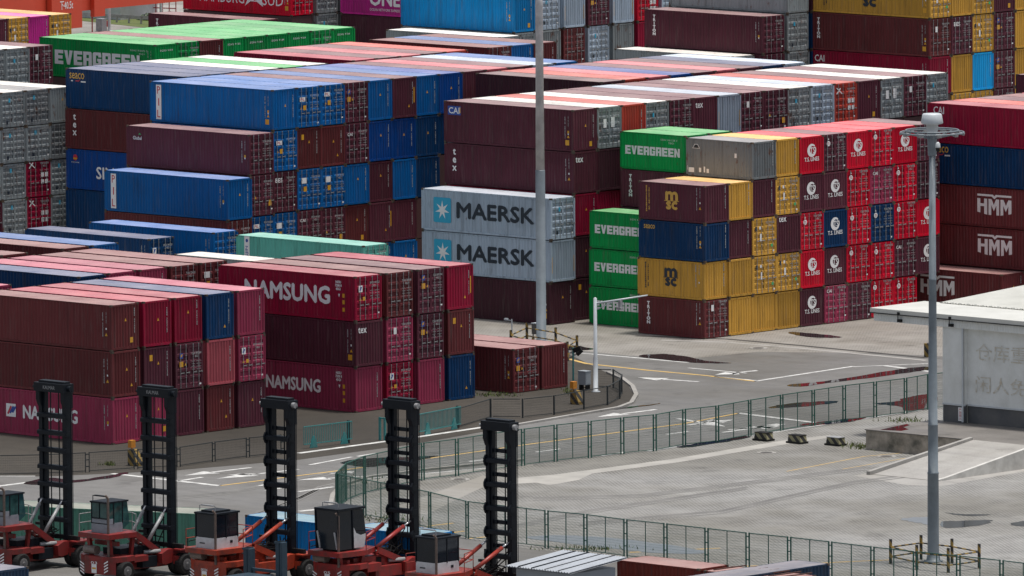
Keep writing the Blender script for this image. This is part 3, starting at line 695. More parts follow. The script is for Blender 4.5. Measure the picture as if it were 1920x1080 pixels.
# kerb along the fence corner and the verge nose, a real step
def kerb(name, pix, wd=.28, h=.13, mt=None):
    b = MB(); P = S(pix)
    for p, q in zip(P, P[1:]): b.bar((p.x, p.y, h/2), (q.x, q.y, h/2), wd, h)
    o = b.build(name, mt or CONC); o['kind'] = 'structure'; return o
kerb('verge_kerb', [(1140, 700), (1168, 712), (1186, 726), (1193, 742), (1184, 757), (1160, 766), (1100, 776), (960, 800)])
kerb('corner_kerb', [(628, 975), (622, 962), (620, 948), (624, 930), (640, 912), (690, 896), (800, 882), (980, 864)])
# lines and arrows
lines = MB(); yl = MB()
def line(pix, wd=.15, b=lines, z=.012):
    P = S(pix)
    for p, q in zip(P, P[1:]):
        d = (q - p).normalized(); n = Vector((-d.y, d.x, 0)) * wd*1.1
        b.add([(*(p - n).xy, z), (*(q - n).xy, z), (*(q + n).xy, z), (*(p + n).xy, z)], [(0, 1, 2, 3)])
line([(-20, 914), (105, 898)], .2); line([(210, 888), (412, 911)], .2); line([(335, 902), (380, 895)], .15); line([(0, 893), (66, 893)], .12)
line([(560, 850), (780, 820), (960, 793)], .2); line([(580, 872), (660, 857)], .12)
line([(560, 959), (612, 954)], .22); line([(560, 922), (625, 913)], .15); line([(486, 911), (520, 905)], .12); line([(497, 920), (530, 915)], .12)
line([(1060, 660), (1180, 670), (1290, 680)], .15); line([(1340, 706), (1420, 714)], .12); line([(1416, 715), (1600, 687)], .15); line([(1290, 690), (1400, 700)], .12)
line([(1385, 775), (1540, 794)], .2); line([(1380, 806), (1460, 795)], .15); line([(1660, 686), (1745, 697)], .2); line([(1600, 688), (1740, 682)], .1)
line([(1128, 855), (1170, 848)], .12); line([(1005, 848), (1050, 842)], .12); line([(1250, 815), (1290, 809)], .12); line([(880, 866), (910, 862)], .12); line([(670, 856), (706, 850)], .12)
line([(1215, 846), (1740, 767)], .12); line([(640, 902), (920, 877)], .1)
def arrow(tail, head, turn=0, wd=.34):
    """a lane arrow painted from tail to head (turn: a hooked side head)"""
    a, h = at(*tail), at(*head); d = (h - a); Ln = d.length; d.normalize(); n = Vector((-d.y, d.x, 0)); z = .012
    def Q(s, t): p = a + d * s + n * t; return (p.x, p.y, z)
    lines.add([Q(0, -wd/2), Q(Ln*.6, -wd/2), Q(Ln*.6, wd/2), Q(0, wd/2)], [(0, 1, 2, 3)])
    lines.add([Q(Ln*.58, -wd*2.2), Q(Ln, 0), Q(Ln*.58, wd*2.2)], [(0, 1, 2)])
    if turn: lines.add([Q(Ln*.45, 0), Q(Ln*.62, turn*.9), Q(Ln*.75, turn*.9), Q(Ln*.6, 0)], [(0, 1, 2, 3)])
arrow((470, 877), (345, 892)); arrow((560, 880), (405, 898), -1); arrow((690, 893), (560, 900)); arrow((620, 888), (665, 884))
arrow((1310, 716), (1195, 708)); arrow((1420, 695), (1340, 703), 1); arrow((1230, 768), (1120, 782)); arrow((1270, 785), (1360, 800)); arrow((1290, 797), (1376, 787), 1); arrow((1365, 806), (1465, 800))
arrow((1355, 811), (1475, 795))
o = lines.build('road_markings', WHITE, fix=False); o['kind'] = 'structure'
line([(412, 911), (640, 882), (860, 852), (985, 834), (1280, 795), (1385, 775)], .1, yl); line([(1062, 672), (1100, 682), (1210, 694), (1320, 704), (1416, 715)], .14, yl)
line([(1475, 884), (1620, 856), (1700, 849)], .05, yl); line([(1580, 880), (1740, 852)], .04, yl); line([(800, 987), (850, 981)], .1, yl); line([(820, 1003), (870, 996)], .1, yl)
line([(1180, 1036), (1350, 1028)], .1, yl); line([(1400, 1062), (1668, 1050)], .1, yl); line([(880, 1010), (930, 1005)], .1, yl)
o = yl.build('yellow_road_markings', YELP, fix=False); o['kind'] = 'structure'
sheet('concrete_ramp_apron', [(1600, 892), (1637, 886), (1768, 902), (1920, 876), (1990, 866), (1990, 872), (1765, 912), (1700, 910)], .010, CONC)
sheet('pale_paving_repair', [(960, 897), (1040, 890), (1260, 861), (1480, 824), (1556, 816), (1560, 820), (1480, 832), (1265, 868), (1110, 888), (1085, 900), (1030, 910), (1005, 905), (960, 908)], .008, mat('fresh_concrete', (.38, .365, .335), .7, noise=(.5, .9, (.27, .26, .24))))
sheet('concrete_patch', [(720, 958), (905, 892), (935, 900), (860, 935), (800, 965)], .008, CONC)
# standing water: flat pools with ragged edges
def puddle(pix, label, i):
    P = S(pix); n = len(P); rnd = random.Random(i); out = []
    for k in range(n):
        a, b2, c2, d2 = P[k-1], P[k], P[(k+1) % n], P[(k+2) % n]
        for s in range(6):
            t = s/6; q = .5*((2*b2) + (-a+c2)*t + (2*a-5*b2+4*c2-d2)*t*t + (-a+3*b2-3*c2+d2)*t*t*t)
            out.append((q.x + rnd.uniform(-.12, .12), q.y + rnd.uniform(-.12, .12)))
    b = MB(); b.sheet(out, .016); o = b.build('puddle', WETFILM if 'pale' in label else WATER, fix=False); tag(o, label, 'puddle', 'rain puddles', 'structure'); return o
for i, (px, lb) in enumerate([
    ([(1475, 722), (1560, 713), (1690, 692), (1745, 688), (1745, 693), (1650, 706), (1540, 720), (1500, 725)], 'long rain puddle mirroring red containers beside the far road'),
    ([(1440, 765), (1480, 757), (1560, 752), (1568, 755), (1500, 763)], 'narrow dark puddle inside the right lane'),
    ([(1640, 757), (1680, 753), (1700, 746), (1750, 740), (1750, 765), (1700, 770), (1685, 762)], 'red mirrored puddle by the warehouse corner'),
    ([(1200, 669), (1230, 664), (1270, 666), (1320, 676), (1370, 681), (1300, 680)], 'dark puddle on the edge of the yard paving'),
    ([(1040, 652), (1072, 648), (1112, 655), (1070, 657)], 'small dark puddle by the tall left mast'),
    ([(1478, 623), (1520, 625), (1580, 632), (1550, 634), (1500, 630)], 'dark puddle before the yellow containers'),
    ([(45, 908), (90, 896), (150, 900), (235, 886), (215, 895), (120, 907)], 'reddish puddle behind the leftmost lift truck'),
    ([(640, 868), (690, 860), (790, 856), (822, 855), (770, 866), (690, 876)], 'dark puddle along the fence curve'),
    ([(985, 1008), (1040, 1004), (1130, 1008), (1240, 1020), (1325, 1036), (1240, 1038), (1120, 1026), (1040, 1016)], 'long pale puddle along the lower fence'),
    ([(1690, 974), (1720, 970), (1750, 972), (1752, 985), (1720, 980)], 'pale blue puddle left of the tall right mast'),
    ([(1764, 979), (1790, 977), (1858, 976), (1840, 985), (1775, 990)], 'dark puddle right of the tall right mast'),
    ([(1770, 961), (1800, 964), (1862, 965), (1815, 968)], 'thin dark puddle behind the tall right mast'),
    ([(1895, 983), (1915, 978), (1960, 976), (1960, 990), (1910, 987)], 'dark puddle at the right edge of the yard'),
    ([(1500, 797), (1540, 791), (1620, 783), (1600, 790), (1530, 798)], 'thin puddle along the foot of the fence'),
    ([(1270, 838), (1330, 828), (1400, 818), (1390, 824), (1300, 838)], 'dark wet patch at the foot of the fence'),
    ([(1120, 768), (1190, 762), (1240, 756), (1200, 763), (1140, 769)], 'wet patch beside the verge nose')]): puddle(px, lb, i)
# drain channel across the yard and iron covers
dr = MB()
line([(1192, 630), (1365, 636), (1500, 648), (1737, 671)], .22, dr, .012); o = dr.build('drain_channel', mat('drain_dark_grey', (.035, .033, .03), .8, noise=(2, .6, (.08, .075, .07))), fix=False); o['kind'] = 'structure'  # flat dark grey strip along the drain channel
dr = MB(); line([(1240, 638), (1365, 642), (1500, 653), (1737, 676)], .25, dr, .010); o = dr.build('drain_edge', CONC, fix=False); o['kind'] = 'structure'
for i, (u, v, lb) in enumerate([(1437, 849, 'round iron cover on the lower yard before the hazard blocks'), (1662, 856, 'round iron cover beside the loading dock wall'), (1422, 653, 'round iron cover on the yard paving before the yellow containers'), (862, 899, 'round iron cover inside the fence curve')]):
    p = at(u, v); root = empty('manhole_cover', p); tag(root, lb, 'manhole cover', 'iron covers in the paving')
    MB().cyl((0, 0, .0), (0, 0, .022), .62, .62, 20).build('cover_ring', [CONC], root); MB().cyl((0, 0, .0), (0, 0, .028), .38, .38, 18).build('cover_plate', [mat('cast_iron', (.05, .045, .042), .7, noise=(6, .5, (.09, .08, .07)))], root)
# tyre marks: thin rubber films curving along the lanes
tm = MB(); rnd = random.Random(11)
for pts in ([(300, 935), (420, 925), (520, 905), (700, 872), (980, 832), (1280, 790), (1500, 752)], [(480, 965), (560, 935), (600, 915), (760, 880), (1000, 842), (1300, 800)], 
            [(1000, 935), (1200, 930), (1450, 900), (1620, 878), (1700, 880)], [(1100, 980), (1350, 960), (1600, 905), (1720, 890)], [(900, 1000), (1100, 960), (1400, 915)]):
    for off in (-6, 0, 9):
        q = [(u, v + off*.35 + rnd.uniform(-.6, .6)) for u, v in pts]
        line(q, .13, tm, .0105)
RUB = mat('tyre_rubber_film', (.145, .142, .137), .8, noise=(.5, 1.0, (.2, .195, .185)))
o = tm.build('tyre_marks', RUB, fix=False); o['kind'] = 'structure'
# tufts of grass on the verge and by the fence: one uncountable growth
gb = MB(); rnd = random.Random(5)
for (u, v, su, sv, n) in [(700, 900, 60, 6, 60), (1110, 1030, 90, 4, 120), (1620, 838, 40, 6, 200), (1700, 790, 50, 4, 120), (205, 872, 14, 2, 80), (930, 742, 40, 4, 120), (1065, 735, 10, 6, 60), (720, 975, 60, 6, 120)]:
    for k in range(n):
        p = at(u + rnd.gauss(0, su*.5), v + rnd.gauss(0, sv*.5)); h = rnd.uniform(.08, .3); a = rnd.uniform(0, 6.28); dx, dy = math.cos(a)*.04, math.sin(a)*.04
        lx, ly = rnd.uniform(-.12, .12), rnd.uniform(-.12, .12)
        gb.add([(p.x-dx, p.y-dy, 0), (p.x+dx, p.y+dy, 0), (p.x+lx, p.y+ly, h)], [(0, 1, 2)])
o = gb.build('weeds', GRASSM, fix=False); tag(o, 'scattered weeds along kerbs and fence feet', 'weeds', kind='stuff')

# ------------------------------------------------------------------ fences
FGREEN = mat('fence_green_paint', (.02, .10, .075), .5, noise=(2, .6, (.06, .14, .115)))
FDARK = mat('fence_dark_paint', (.02, .028, .03), .6, noise=(2, .5, (.05, .05, .05)))
def mesh_fence(name, label, P, h, mt, double=True, post=.07, mid=2, wire=True, step=.075):
    wr = .0035 if step < .08 else .002
    root = empty(name, P[0]); tag(root, label, 'fence'); o0 = P[0]
    pm = MB(); s = .12 if double else 0
    for x in ((-s, s) if double else (0,)): pm.box(x-post/2, -post/2, 0, x+post/2, post/2, h)
    if double:
        for z in (.3*h, .62*h, .9*h): pm.box(-s, -.02, z-.03, s, .02, z+.03)
    pm = pm.mesh('post', [mt])
    for i, p in enumerate(P):
        q = P[min(i+1, len(P)-1)] - P[max(i-1, 0)]; put('post', pm, root, p - o0, (0, 0, math.atan2(q.y, q.x)))
    for a, b2 in zip(P, P[1:]):
        d = b2 - a; Ln = d.length; m = MB(); g0 = .14
        m.box(g0, -.025, h-.06, Ln-g0, .025, h-.01); m.box(g0, -.02, .08, Ln-g0, .02, .12)
        for k in range(1, mid): m.box(Ln*k/mid-.022, -.022, .1, Ln*k/mid+.022, .022, h-.02)
        if wire:
            k = int(Ln/step)
            for i in range(k): x = g0 + (Ln-2*g0)*(i+.5)/k; m.box(x-wr, -wr, .1, x+wr, wr, h-.04)
            for i in range(int(h/.15)): z = .15 + i*.15; m.box(g0, -.003, z-.003, Ln-g0, .003, z+.003)
        put('wire_panel', m.mesh('wire_panel', [mt], fix=False), root, a - o0, (0, 0, math.atan2(d.y, d.x)))
    return root
corner = [(836, 905), (770, 915), (705, 905), (660, 938)]
Pu = [at(u, v) for u, v in [(1863, 752), (1800, 762), (1742, 768), (1698, 776), (1641, 783), (1583, 790), (1525, 799), (1466, 808), (1406, 818), (1345, 829), (1283, 836), (1228, 846), (1167, 852), (1106, 859), (1042, 866), (981, 874), (918, 883), (857, 893), (793, 901), (732, 915), (684, 926), (649, 940), (632, 957)]]
mesh_fence('mesh_fence', 'tall green mesh fence curving along the road above the lower yard', Pu, 2.3, FGREEN)
Pl = [at(u, v) for u, v in [(632, 957), (684, 968), (745, 979), (806, 992), (876, 1010), (950, 1019), (1025, 1028), (1098, 1035), (1173, 1045), (1248, 1053), (1325, 1062), (1402, 1071), (1480, 1079), (1557, 1088), (1636, 1098), (1716, 1107), (1797, 1115), (1878, 1124), (1960, 1134)]]
mesh_fence('mesh_fence', 'lower green mesh fence running straight along the near edge of the yard', Pl, 2.2, FGREEN)
Pv = [at(u, v) for u, v in [(-20, 892), (80, 890), (164, 886), (255, 880), (335, 876), (401, 866), (465, 858), (530, 852)]]
mesh_fence('low_fence', 'low dark wire fence along the gravel verge on the left', Pv, 1.25, FDARK, True, .05, 1, True, .12)
Pv = [at(u, v) for u, v in [(860, 802), (920, 784), (980, 784), (1039, 778), (1095, 768), (1139, 760), (1162, 748), (1166, 738), (1150, 728), (1117, 727)]]
mesh_fence('low_fence', 'low dark wire fence round the nose of the gravel verge', Pv, 1.25, FDARK, False, .09, 1, True, .1)
TEAL = mat('teal_barrier_paint', (.03, .22, .22), .5, noise=(2, .6, (.1, .25, .24)))
def barrier(u0, v0, u1, v1, h, label):
    a, b2 = at(u0, v0), at(u1, v1); d = b2 - a; Ln = d.length
    root = empty('rolling_gate', a, math.atan2(d.y, d.x)); tag(root, label, 'gate', 'teal rolling gates on the verge')
    m = MB(); m.box(0, -.03, h-.06, Ln, .03, h); m.box(0, -.03, .25, Ln, .03, .31)
    n = int(Ln/.15)
    for i in range(n+1): x = Ln*i/n; m.box(x-.02, -.015, .28, x+.018, .015, h-.03)
    m.build('gate_panel', [TEAL], root)
    for x in (Ln*.2, Ln*.84):
        put('wheel_bracket', MB().prism([(x-.3, .02), (x+.3, .02), (x+.05, .75), (x-.05, .75)], 'y', -.06, .06).mesh('wheel_bracket', [TEAL]), root)
    put('post', MB().box(Ln*.94, .05, 0, Ln*.94+.12, .17, h+.05).mesh('post', [FDARK]), root)
barrier(570, 842, 660, 831, 1.4, 'teal rolling gate in the verge left of the gap')
barrier(786, 818, 864, 803, 1.4, 'teal rolling gate in the verge right of the gap')
p = at(718, 826); root = empty('gate_post', p); tag(root, 'pair of slim teal posts standing in the verge gap', 'post')
MB().box(-.32, -.05, 0, -.18, .05, 1.45).box(.1, -.05, 0, .24, .05, 1.45).box(-.2, -.04, 1.34, .12, .04, 1.44).build('post_frame', [TEAL], root)

# ------------------------------------------------------------------ masts, lamps, posts
MASTM = mat('mast_grey_paint', (.19, .225, .255), .5, noise=(.9, .8, (.12, .145, .165)))
MASTW = mat('pale_mast_paint', (.62, .62, .63), .5, noise=(1.1, .8, (.34, .34, .35)))
WPOST = mat('white_post_paint', (.55, .59, .62), .4, noise=(2, .4, (.38, .40, .42)))
def hatch_mat(name='yellow_black_hazard_paint', bright=(.28, .18, .04, 1)):
    M = bpy.data.materials.new(name); M.use_nodes = True; t = M.node_tree; N = t.nodes; L = t.links
    tc = N.new('ShaderNodeTexCoord'); sp = N.new('ShaderNodeSeparateXYZ'); L.new(tc.outputs['Object'], sp.inputs[0])
    a = N.new('ShaderNodeMath'); a.operation = 'ADD'; L.new(sp.outputs['X'], a.inputs[0]); L.new(sp.outputs['Y'], a.inputs[1])
    b_ = N.new('ShaderNodeMath'); b_.operation = 'ADD'; L.new(a.outputs[0], b_.inputs[0]); L.new(sp.outputs['Z'], b_.inputs[1])
    c = N.new('ShaderNodeMath'); c.operation = 'MULTIPLY'; c.inputs[1].default_value = 1.6; L.new(b_.outputs[0], c.inputs[0])
    f = N.new('ShaderNodeMath'); f.operation = 'FRACT'; L.new(c.outputs[0], f.inputs[0])
    g_ = N.new('ShaderNodeMath'); g_.operation = 'GREATER_THAN'; g_.inputs[1].default_value = .5; L.new(f.outputs[0], g_.inputs[0])
    x = N.new('ShaderNodeMix'); x.data_type = 'RGBA'; x.inputs['A'].default_value = (.025, .025, .025, 1); x.inputs['B'].default_value = bright
    L.new(g_.outputs[0], x.inputs['Factor']); L.new(x.outputs['Result'], N['Principled BSDF'].inputs['Base Color']); N['Principled BSDF'].inputs['Roughness'].default_value = .6
    return M
HATCH = hatch_mat(); HATCHD = hatch_mat('faded_hazard_paint', (.26, .24, .14, 1))
# tall right mast
b0 = at(1750, 1053); root = empty('light_mast', b0); tag(root, 'tall grey light mast with round head and lamp ring, standing in the lower yard', 'light mast')
H0 = 25.2
sec = [(0, .40, .385), (4.2, .375, .35), (9.6, .325, .30), (16.0, .275, .25), (25.0, .225, .20)]
MB().lathe([(.55, 0), (.55, .06), (.40, .1), (.33, .5), (.315, 5.0), (.327, 5.02), (.327, 5.1), (.29, 5.12), (.28, 7.75), (.29, 7.77), (.29, 7.85), (.265, 7.87), (.215, 16.0), (.225, 16.02), (.225, 16.1), (.205, 16.12), (.17, 24.4)], 16).build('mast_pole', [MASTM], root, True)
MB().lathe([(.19, 24.2), (.32, 24.5), (.34, 24.85), (.60, 24.9), (.63, 24.98), (.55, 25.42), (.50, 25.47), (.2, 25.5)], 20).build('mast_head', [WPOST], root, True)
ring = MB(); zr = 24.4
for rr in (1.8, 1.5):
    pts = [(rr*math.cos(R(a)), rr*math.sin(R(a)), zr + (.0 if rr > 1.6 else .12)) for a in range(0, 361, 15)]
    ring.tube(pts, .05, 5)
for a in range(0, 360, 45): ring.bar((.18*math.cos(R(a)), .18*math.sin(R(a)), zr-.35), (1.75*math.cos(R(a)), 1.75*math.sin(R(a)), zr), .06, .06)
ring.cyl((0, 0, zr-1.3), (0, 0, zr+.2), .24, .30, 14); ring.build('lamp_ring', [MASTM], root)
for a in range(0, 360, 36):
    f = MB(); c, s = 1.65*math.cos(R(a)), 1.65*math.sin(R(a)); f.box(-.2, -.13, -.1, .2, .13, .03)
    put('floodlight', f.mesh('floodlight', [STEEL]), root, (c, s, zr - .02), (0, R(14), R(a)))
cm_ = MB(); cm_.lathe([(.05, .3), (.12, .22), (.15, .02), (.15, -.02)], 12, (.9, -.55, zr-.75)).build('camera_dome', [WPOST], root, True)
MB().lathe([(.11, -.02), (.11, -.18), (.05, -.26)], 12, (.9, -.55, zr-.75)).build('camera_lens', [BLACK], root, True)
# tall left mast, cut by the top of the picture
b0 = at(1015, 641); root = empty('light_mast', b0); tag(root, 'tall pale mast cut by the top of the picture, before the grey lettered containers', 'light mast')
MB().lathe([(.44, 0), (.44, .05), (.335, .1), (.325, 11.6), (.30, 11.65)], 16).build('mast_pole', [MASTM], root, True)
MB().lathe([(.30, 11.6), (.25, 22.6), (.27, 22.7), (.24, 23), (.18, 29.5)], 16).build('mast_top', [MASTW], root, True)
b0 = at(1006, 640) ; root = empty('control_box', b0); tag(root, 'grey control box on legs at the tall left mast foot', 'control box')
MB().box(-.26, -.2, .5, .26, .2, 1.2).box(-.22, -.16, 0, -.16, -.1, .5).box(.16, -.16, 0, .22, -.1, .5).build('box_body', [mat('box_brown_grey', (.12, .115, .11), .6, noise=(3, .4, (.2, .19, .18)))], root)
put('box_lid', MB().box(-.3, -.24, 1.2, .3, .24, 1.25).mesh('box_lid', [WPOST]), root)
# white lamp post with arm
b0 = at(1117, 735); root = empty('lamp_post', b0); tag(root, 'white lamp post with a long arm at the verge nose', 'lamp post')
MB().lathe([(.3, 0), (.3, .05), (.16, .09), (.15, 2.2), (.13, 2.25), (.11, 6.1), (.02, 6.15)], 12).build('post_shaft', [WPOST], root, True)
MB().cyl((0, 0, 5.75), (2.4, 2.4, 6.25), .07, .045, 8).cyl((0, 0, 5.3), (.8, .8, 5.85), .035, .035, 6).build('post_arm', [WPOST], root, True)
MB().box(1.05, 1.05, 5.45, 1.25, 1.25, 5.95).box(.95, .95, 5.35, 1.35, 1.2, 5.5).build('lamp_head', [STEEL], root)
# slim white camera post
b0 = at(960, 641); root = empty('camera_post', b0); tag(root, 'slim white camera post behind the low maroon pair', 'camera post')
MB().cyl((0, 0, 0), (0, 0, 1.55), .045, .045, 8).bar((0, 0, 1.45), (-.3, -.25, 1.5), .04, .04).build('post_shaft', [WPOST], root)
put('camera_housing', MB().box(-.45, -.3, 1.47, -.2, -.12, 1.6).mesh('camera_housing', [WPOST]), root)
# green signal post
b0 = at(1075, 731); root = empty('signal_post', b0); tag(root, 'teal signal post with black lamps beside the low pair', 'signal post')
MB().cyl((0, 0, 0), (0, 0, 2.75), .06, .06, 8).build('post_shaft', [TEAL], root)
hd = MB().bar((.05, 0, 2.55), (.5, .2, 2.75), .22, .3).bar((.35, .0, 2.3), (.62, .2, 2.6), .2, .22); hd.build('signal_head', [BLACK], root)
# grey cabinet
b0 = at(1096, 731); root = empty('utility_cabinet', b0); tag(root, 'grey utility cabinet on a black stand inside the verge nose', 'cabinet')
MB().box(-.33, -.25, .35, .33, .25, 1.2).box(-.36, -.28, 1.2, .36, .28, 1.25).build('cabinet_body', [mat('cabinet_grey', (.30, .33, .36), .5, noise=(3, .3, (.22, .24, .26)))], root)
MB().box(-.3, -.2, 0, -.24, .2, .35).box(.24, -.2, 0, .3, .2, .35).box(-.3, -.2, .16, .3, -.15, .2).build('cabinet_stand', [BLACK], root)
put('cabinet_door', MB().box(.332, -.2, .4, .345, .2, 1.15).mesh('cabinet_door', [mat('cabinet_grey')]), root)
# hazard blocks
def hazard(u, v, label, s=1.0, lamp=True):
    root = empty('hazard_barrier', at(u, v)); tag(root, label, 'barrier', 'yellow and black hazard barriers')
    MB().prism([(-.3*s, 0), (.45*s, 0), (.45*s, .2*s), (.1*s, .95*s), (-.3*s, .95*s)], 'y', -.25*s, .25*s).build('barrier_body', [HATCH], root)
    if lamp: put('warning_lamp', MB().cyl((-.2, 0, .95*s), (-.2, 0, .95*s+.1), .05).box(-.36, -.18, .95*s+.1, -.06, .18, .95*s+.55).mesh('warning_lamp', [mat('orange_lamp', (.6, .22, .02), .4, noise=(6, .4, (.4, .2, .03)))]), root)
hazard(252, 873, 'hazard barrier with amber lamp left, by the second lift truck mast', 1.05)
hazard(1080, 758, 'hazard barrier with amber lamp at the verge nose', .95)
hazard(1743, 669, 'hazard barrier without lamp beside the warehouse', .95, False)
# the railing round the mast foot
def railing(pts, h, label):
    root = empty('guard_railing', pts[0]); tag(root, label, 'railing'); o0 = pts[0]
    pm = MB().cyl((0, 0, 0), (0, 0, h), .09, .09, 8).mesh('post', [HATCH])
    for p in pts: put('post', pm, root, p - o0)
    for a, b2 in zip(pts, pts[1:] + pts[:1]):
        m = MB()
        for z in (.42, .95): m.cyl((a.x-o0.x, a.y-o0.y, z), (b2.x-o0.x, b2.y-o0.y, z), .045, .045, 6)
        put('rail', m.mesh('rail', [HATCH]), root)
railing([at(u, v) for u, v in [(1670, 1057), (1727, 1049), (1785, 1056), (1836, 1066), (1778, 1074), (1719, 1068)]], 1.4, 'yellow and black guard railing round the tall right mast')
railing([at(u, v) for u, v in [(958, 655), (988, 641), (1042, 650), (1082, 665), (1064, 677), (1000, 668)]], 1.3, 'yellow and black guard railing round the tall left mast')
# three weighted hazard trolleys on the lower yard
for i, (u, v, lb) in enumerate([(1432, 826, 'leftmost black and yellow hazard block on the lower yard'), (1495, 831, 'middle black and yellow hazard block on the lower yard'), (1567, 835, 'rightmost black and yellow hazard block near the loading dock')]):
    root = empty('hazard_block', at(u, v)); tag(root, lb, 'hazard block', 'three hazard blocks on the lower yard')
    MB().prism([(-.55, .1), (.55, .1), (.46, .5), (-.46, .5)], 'y', -.3, .3).build('block_body', [HATCHD], root)
    MB().box(-.6, -.4, .0, .6, .36, .12).build('block_base', [BLACK], root)
    put('block_lid', MB().box(-.5, -.33, .5, .5, .33, .54).mesh('block_lid', [STEEL if i == 2 else BLACK]), root)

# ------------------------------------------------------------------ warehouse, loading dock, ramp
WALLW = mat('warehouse_cladding', (.74, .76, .75), .5, noise=(.7, .7, (.56, .57, .54)))
ROOFW = mat('white_roof_sheet', (.62, .62, .58), .45, noise=(.5, .7, (.50, .50, .46)))
PLINTH = mat('grey_plinth', (.085, .09, .098), .75, noise=(.6, .9, (.15, .145, .14)))
wx, wy, wz = 38.72, 12.16, 1.27
root = empty('warehouse', (wx, wy, 0)); tag(root, 'white warehouse with a flat white canopy roof and weathered wall characters', 'warehouse')
m = MB()                                                      # ribbed cladding, front and left walls
def clad(m, x0, x1, z0, z1, along='x', off=0.0, pitch=.3, dep=.02):
    n = max(1, int(abs(x1-x0)/pitch)); pr = []
    for i in range(n): a = x0 + (x1-x0)*i/n; p = (x1-x0)/n; pr += [(a, 0), (a+.75*p, 0), (a+.85*p, dep), (a+.95*p, 0)]
    pr.append((x1, 0)); n0 = len(m.v)
    for a, d in pr:
        for z in (z0, z1): m.v.append((a, off-d, z) if along == 'x' else (off-d, a, z))
    q = [(n0+2*i, n0+2*i+2, n0+2*i+3, n0+2*i+1) for i in range(len(pr)-1)]; m.f += q; m.mi += [m.cur]*len(q)
clad(m, 1.75, 30, 2.42, 7.3, 'x', .35, 1.15, .012); clad(m, 0, 1.75, 2.42, 7.3, 'x', 0, .6, .01); m.box(1.73, 0, 2.42, 1.75, .35, 7.3)
clad(m, 0, 30, 0, 7.3, 'y', 0, .6, .015)
m.build('wall', [WALLW], root, fix=False)
MB().box(.06, .04, wz-.1, 1.7, .3, 2.36).box(1.7, .4, wz-.1, 30, .5, 2.36).build('plinth', [PLINTH], root)
MB().box(-.03, -.04, 2.34, 1.78, .1, 2.44).box(1.75, .3, 2.34, 30, .42, 2.44).build('sill', [WPOST], root)
put('downpipe', MB().cyl((1.68, -.08, 2.0), (1.68, -.08, 7.2), .055, .055, 8).cyl((1.68, -.08, 1.35), (1.68, -.08, 2.0), .07, .07, 8).mesh('downpipe', [WPOST]), root)
d = Decal(); d.text('仓库重地', 0, 1.0, 5.6, 1.05, mat('rust_stained_lettering', (.52, .47, .38), .8, noise=(3, 1.0, (.72, .74, .72))), 0); d.text('闲人免进', 0, -1.0, 5.6, 1.05, mat('rust_stained_lettering'), 0)
put('lettering', d.mesh('lettering'), root, (5.2, .32, 4.75))
d = Decal(); d.rect(0, 0, .32, .85, INKW); d.text(stacked('严禁烟火'), 0, 0, .2, .7, INKR, .0, .003)
put('notice', d.mesh('notice'), root, (1.42, -.01, 1.82))
# canopy: fascia with ribbed skirt and guttering, flat roof, then the pitched main roof
cx0 = -5.75
ry_ = at(1762, 567.5, 8.0).y - wy
cr = MB(); cr.box(cx0, -.25, 7.72, 30, ry_ + .3, 7.98); cr.build('canopy_roof', [ROOFW], root)
fa = MB(); clad(fa, cx0+.18, 30, 7.18, 7.7, 'x', -.1, .22, .03); clad(fa, -.1, 7.0, 7.18, 7.7, 'y', cx0+.18, .22, .03); fa.box(cx0+.2, -.05, 7.2, 30, 7.1, 7.3)
fa.build('fascia_skirt', [WALLW], root, fix=False)
for x in (cx0+2.3, .75):
    put('gutter_bracket', MB().box(x, -.34, 7.25, x+.28, -.1, 7.42).box(x-.03, -.3, 7.68, x+.16, -.24, 7.86).cyl((x+.05, -.3, 7.4), (x+.05, -.3, 7.7), .03).mesh('gutter_bracket', [BLACK]), root)
mr = MB()                                                     # main roof: a ribbed slope rising away from the canopy
put('gutter_line', MB().box(cx0-.02, -.29, 7.66, 30, -.12, 7.72).mesh('gutter_line', [DARK]), root)
n = 150
pc = at(1762, 567.5, 8.0); x0, x1, ry_ = pc.x - wx, 30, pc.y - wy
for i in range(n):
    a = x0 + (x1-x0)*i/n; p = (x1-x0)/n
    for x, h in ((a, 0), (a+.6*p, 0), (a+.7*p, .04), (a+.9*p, .04)): mr.v += [(x, ry_, 8.02+h), (x, ry_+14, 8.75+h)]
k = len(mr.v)//2
mr.f = [(2*i, 2*i+2, 2*i+3, 2*i+1) for i in range(k-1)]; mr.mi = [0]*len(mr.f)
mr.add([(x0, ry_, 7.6), (x0, ry_+14, 7.6), (x0, ry_+14, 8.75), (x0, ry_, 8.02)], [(0, 1, 2, 3)]); mr.add([(x0, ry_+14, 7.6), (x1, ry_+14, 7.6), (x1, ry_+14, 8.75), (x0, ry_+14, 8.75)], [(0, 1, 2, 3)])
for i in range(40): mr.box(x0+.4+i*.62, ry_-.05, 8.0, x0+.55+i*.62, ry_+.02, 8.09)
mr.build('pitched_roof', [ROOFW], root, fix=False)
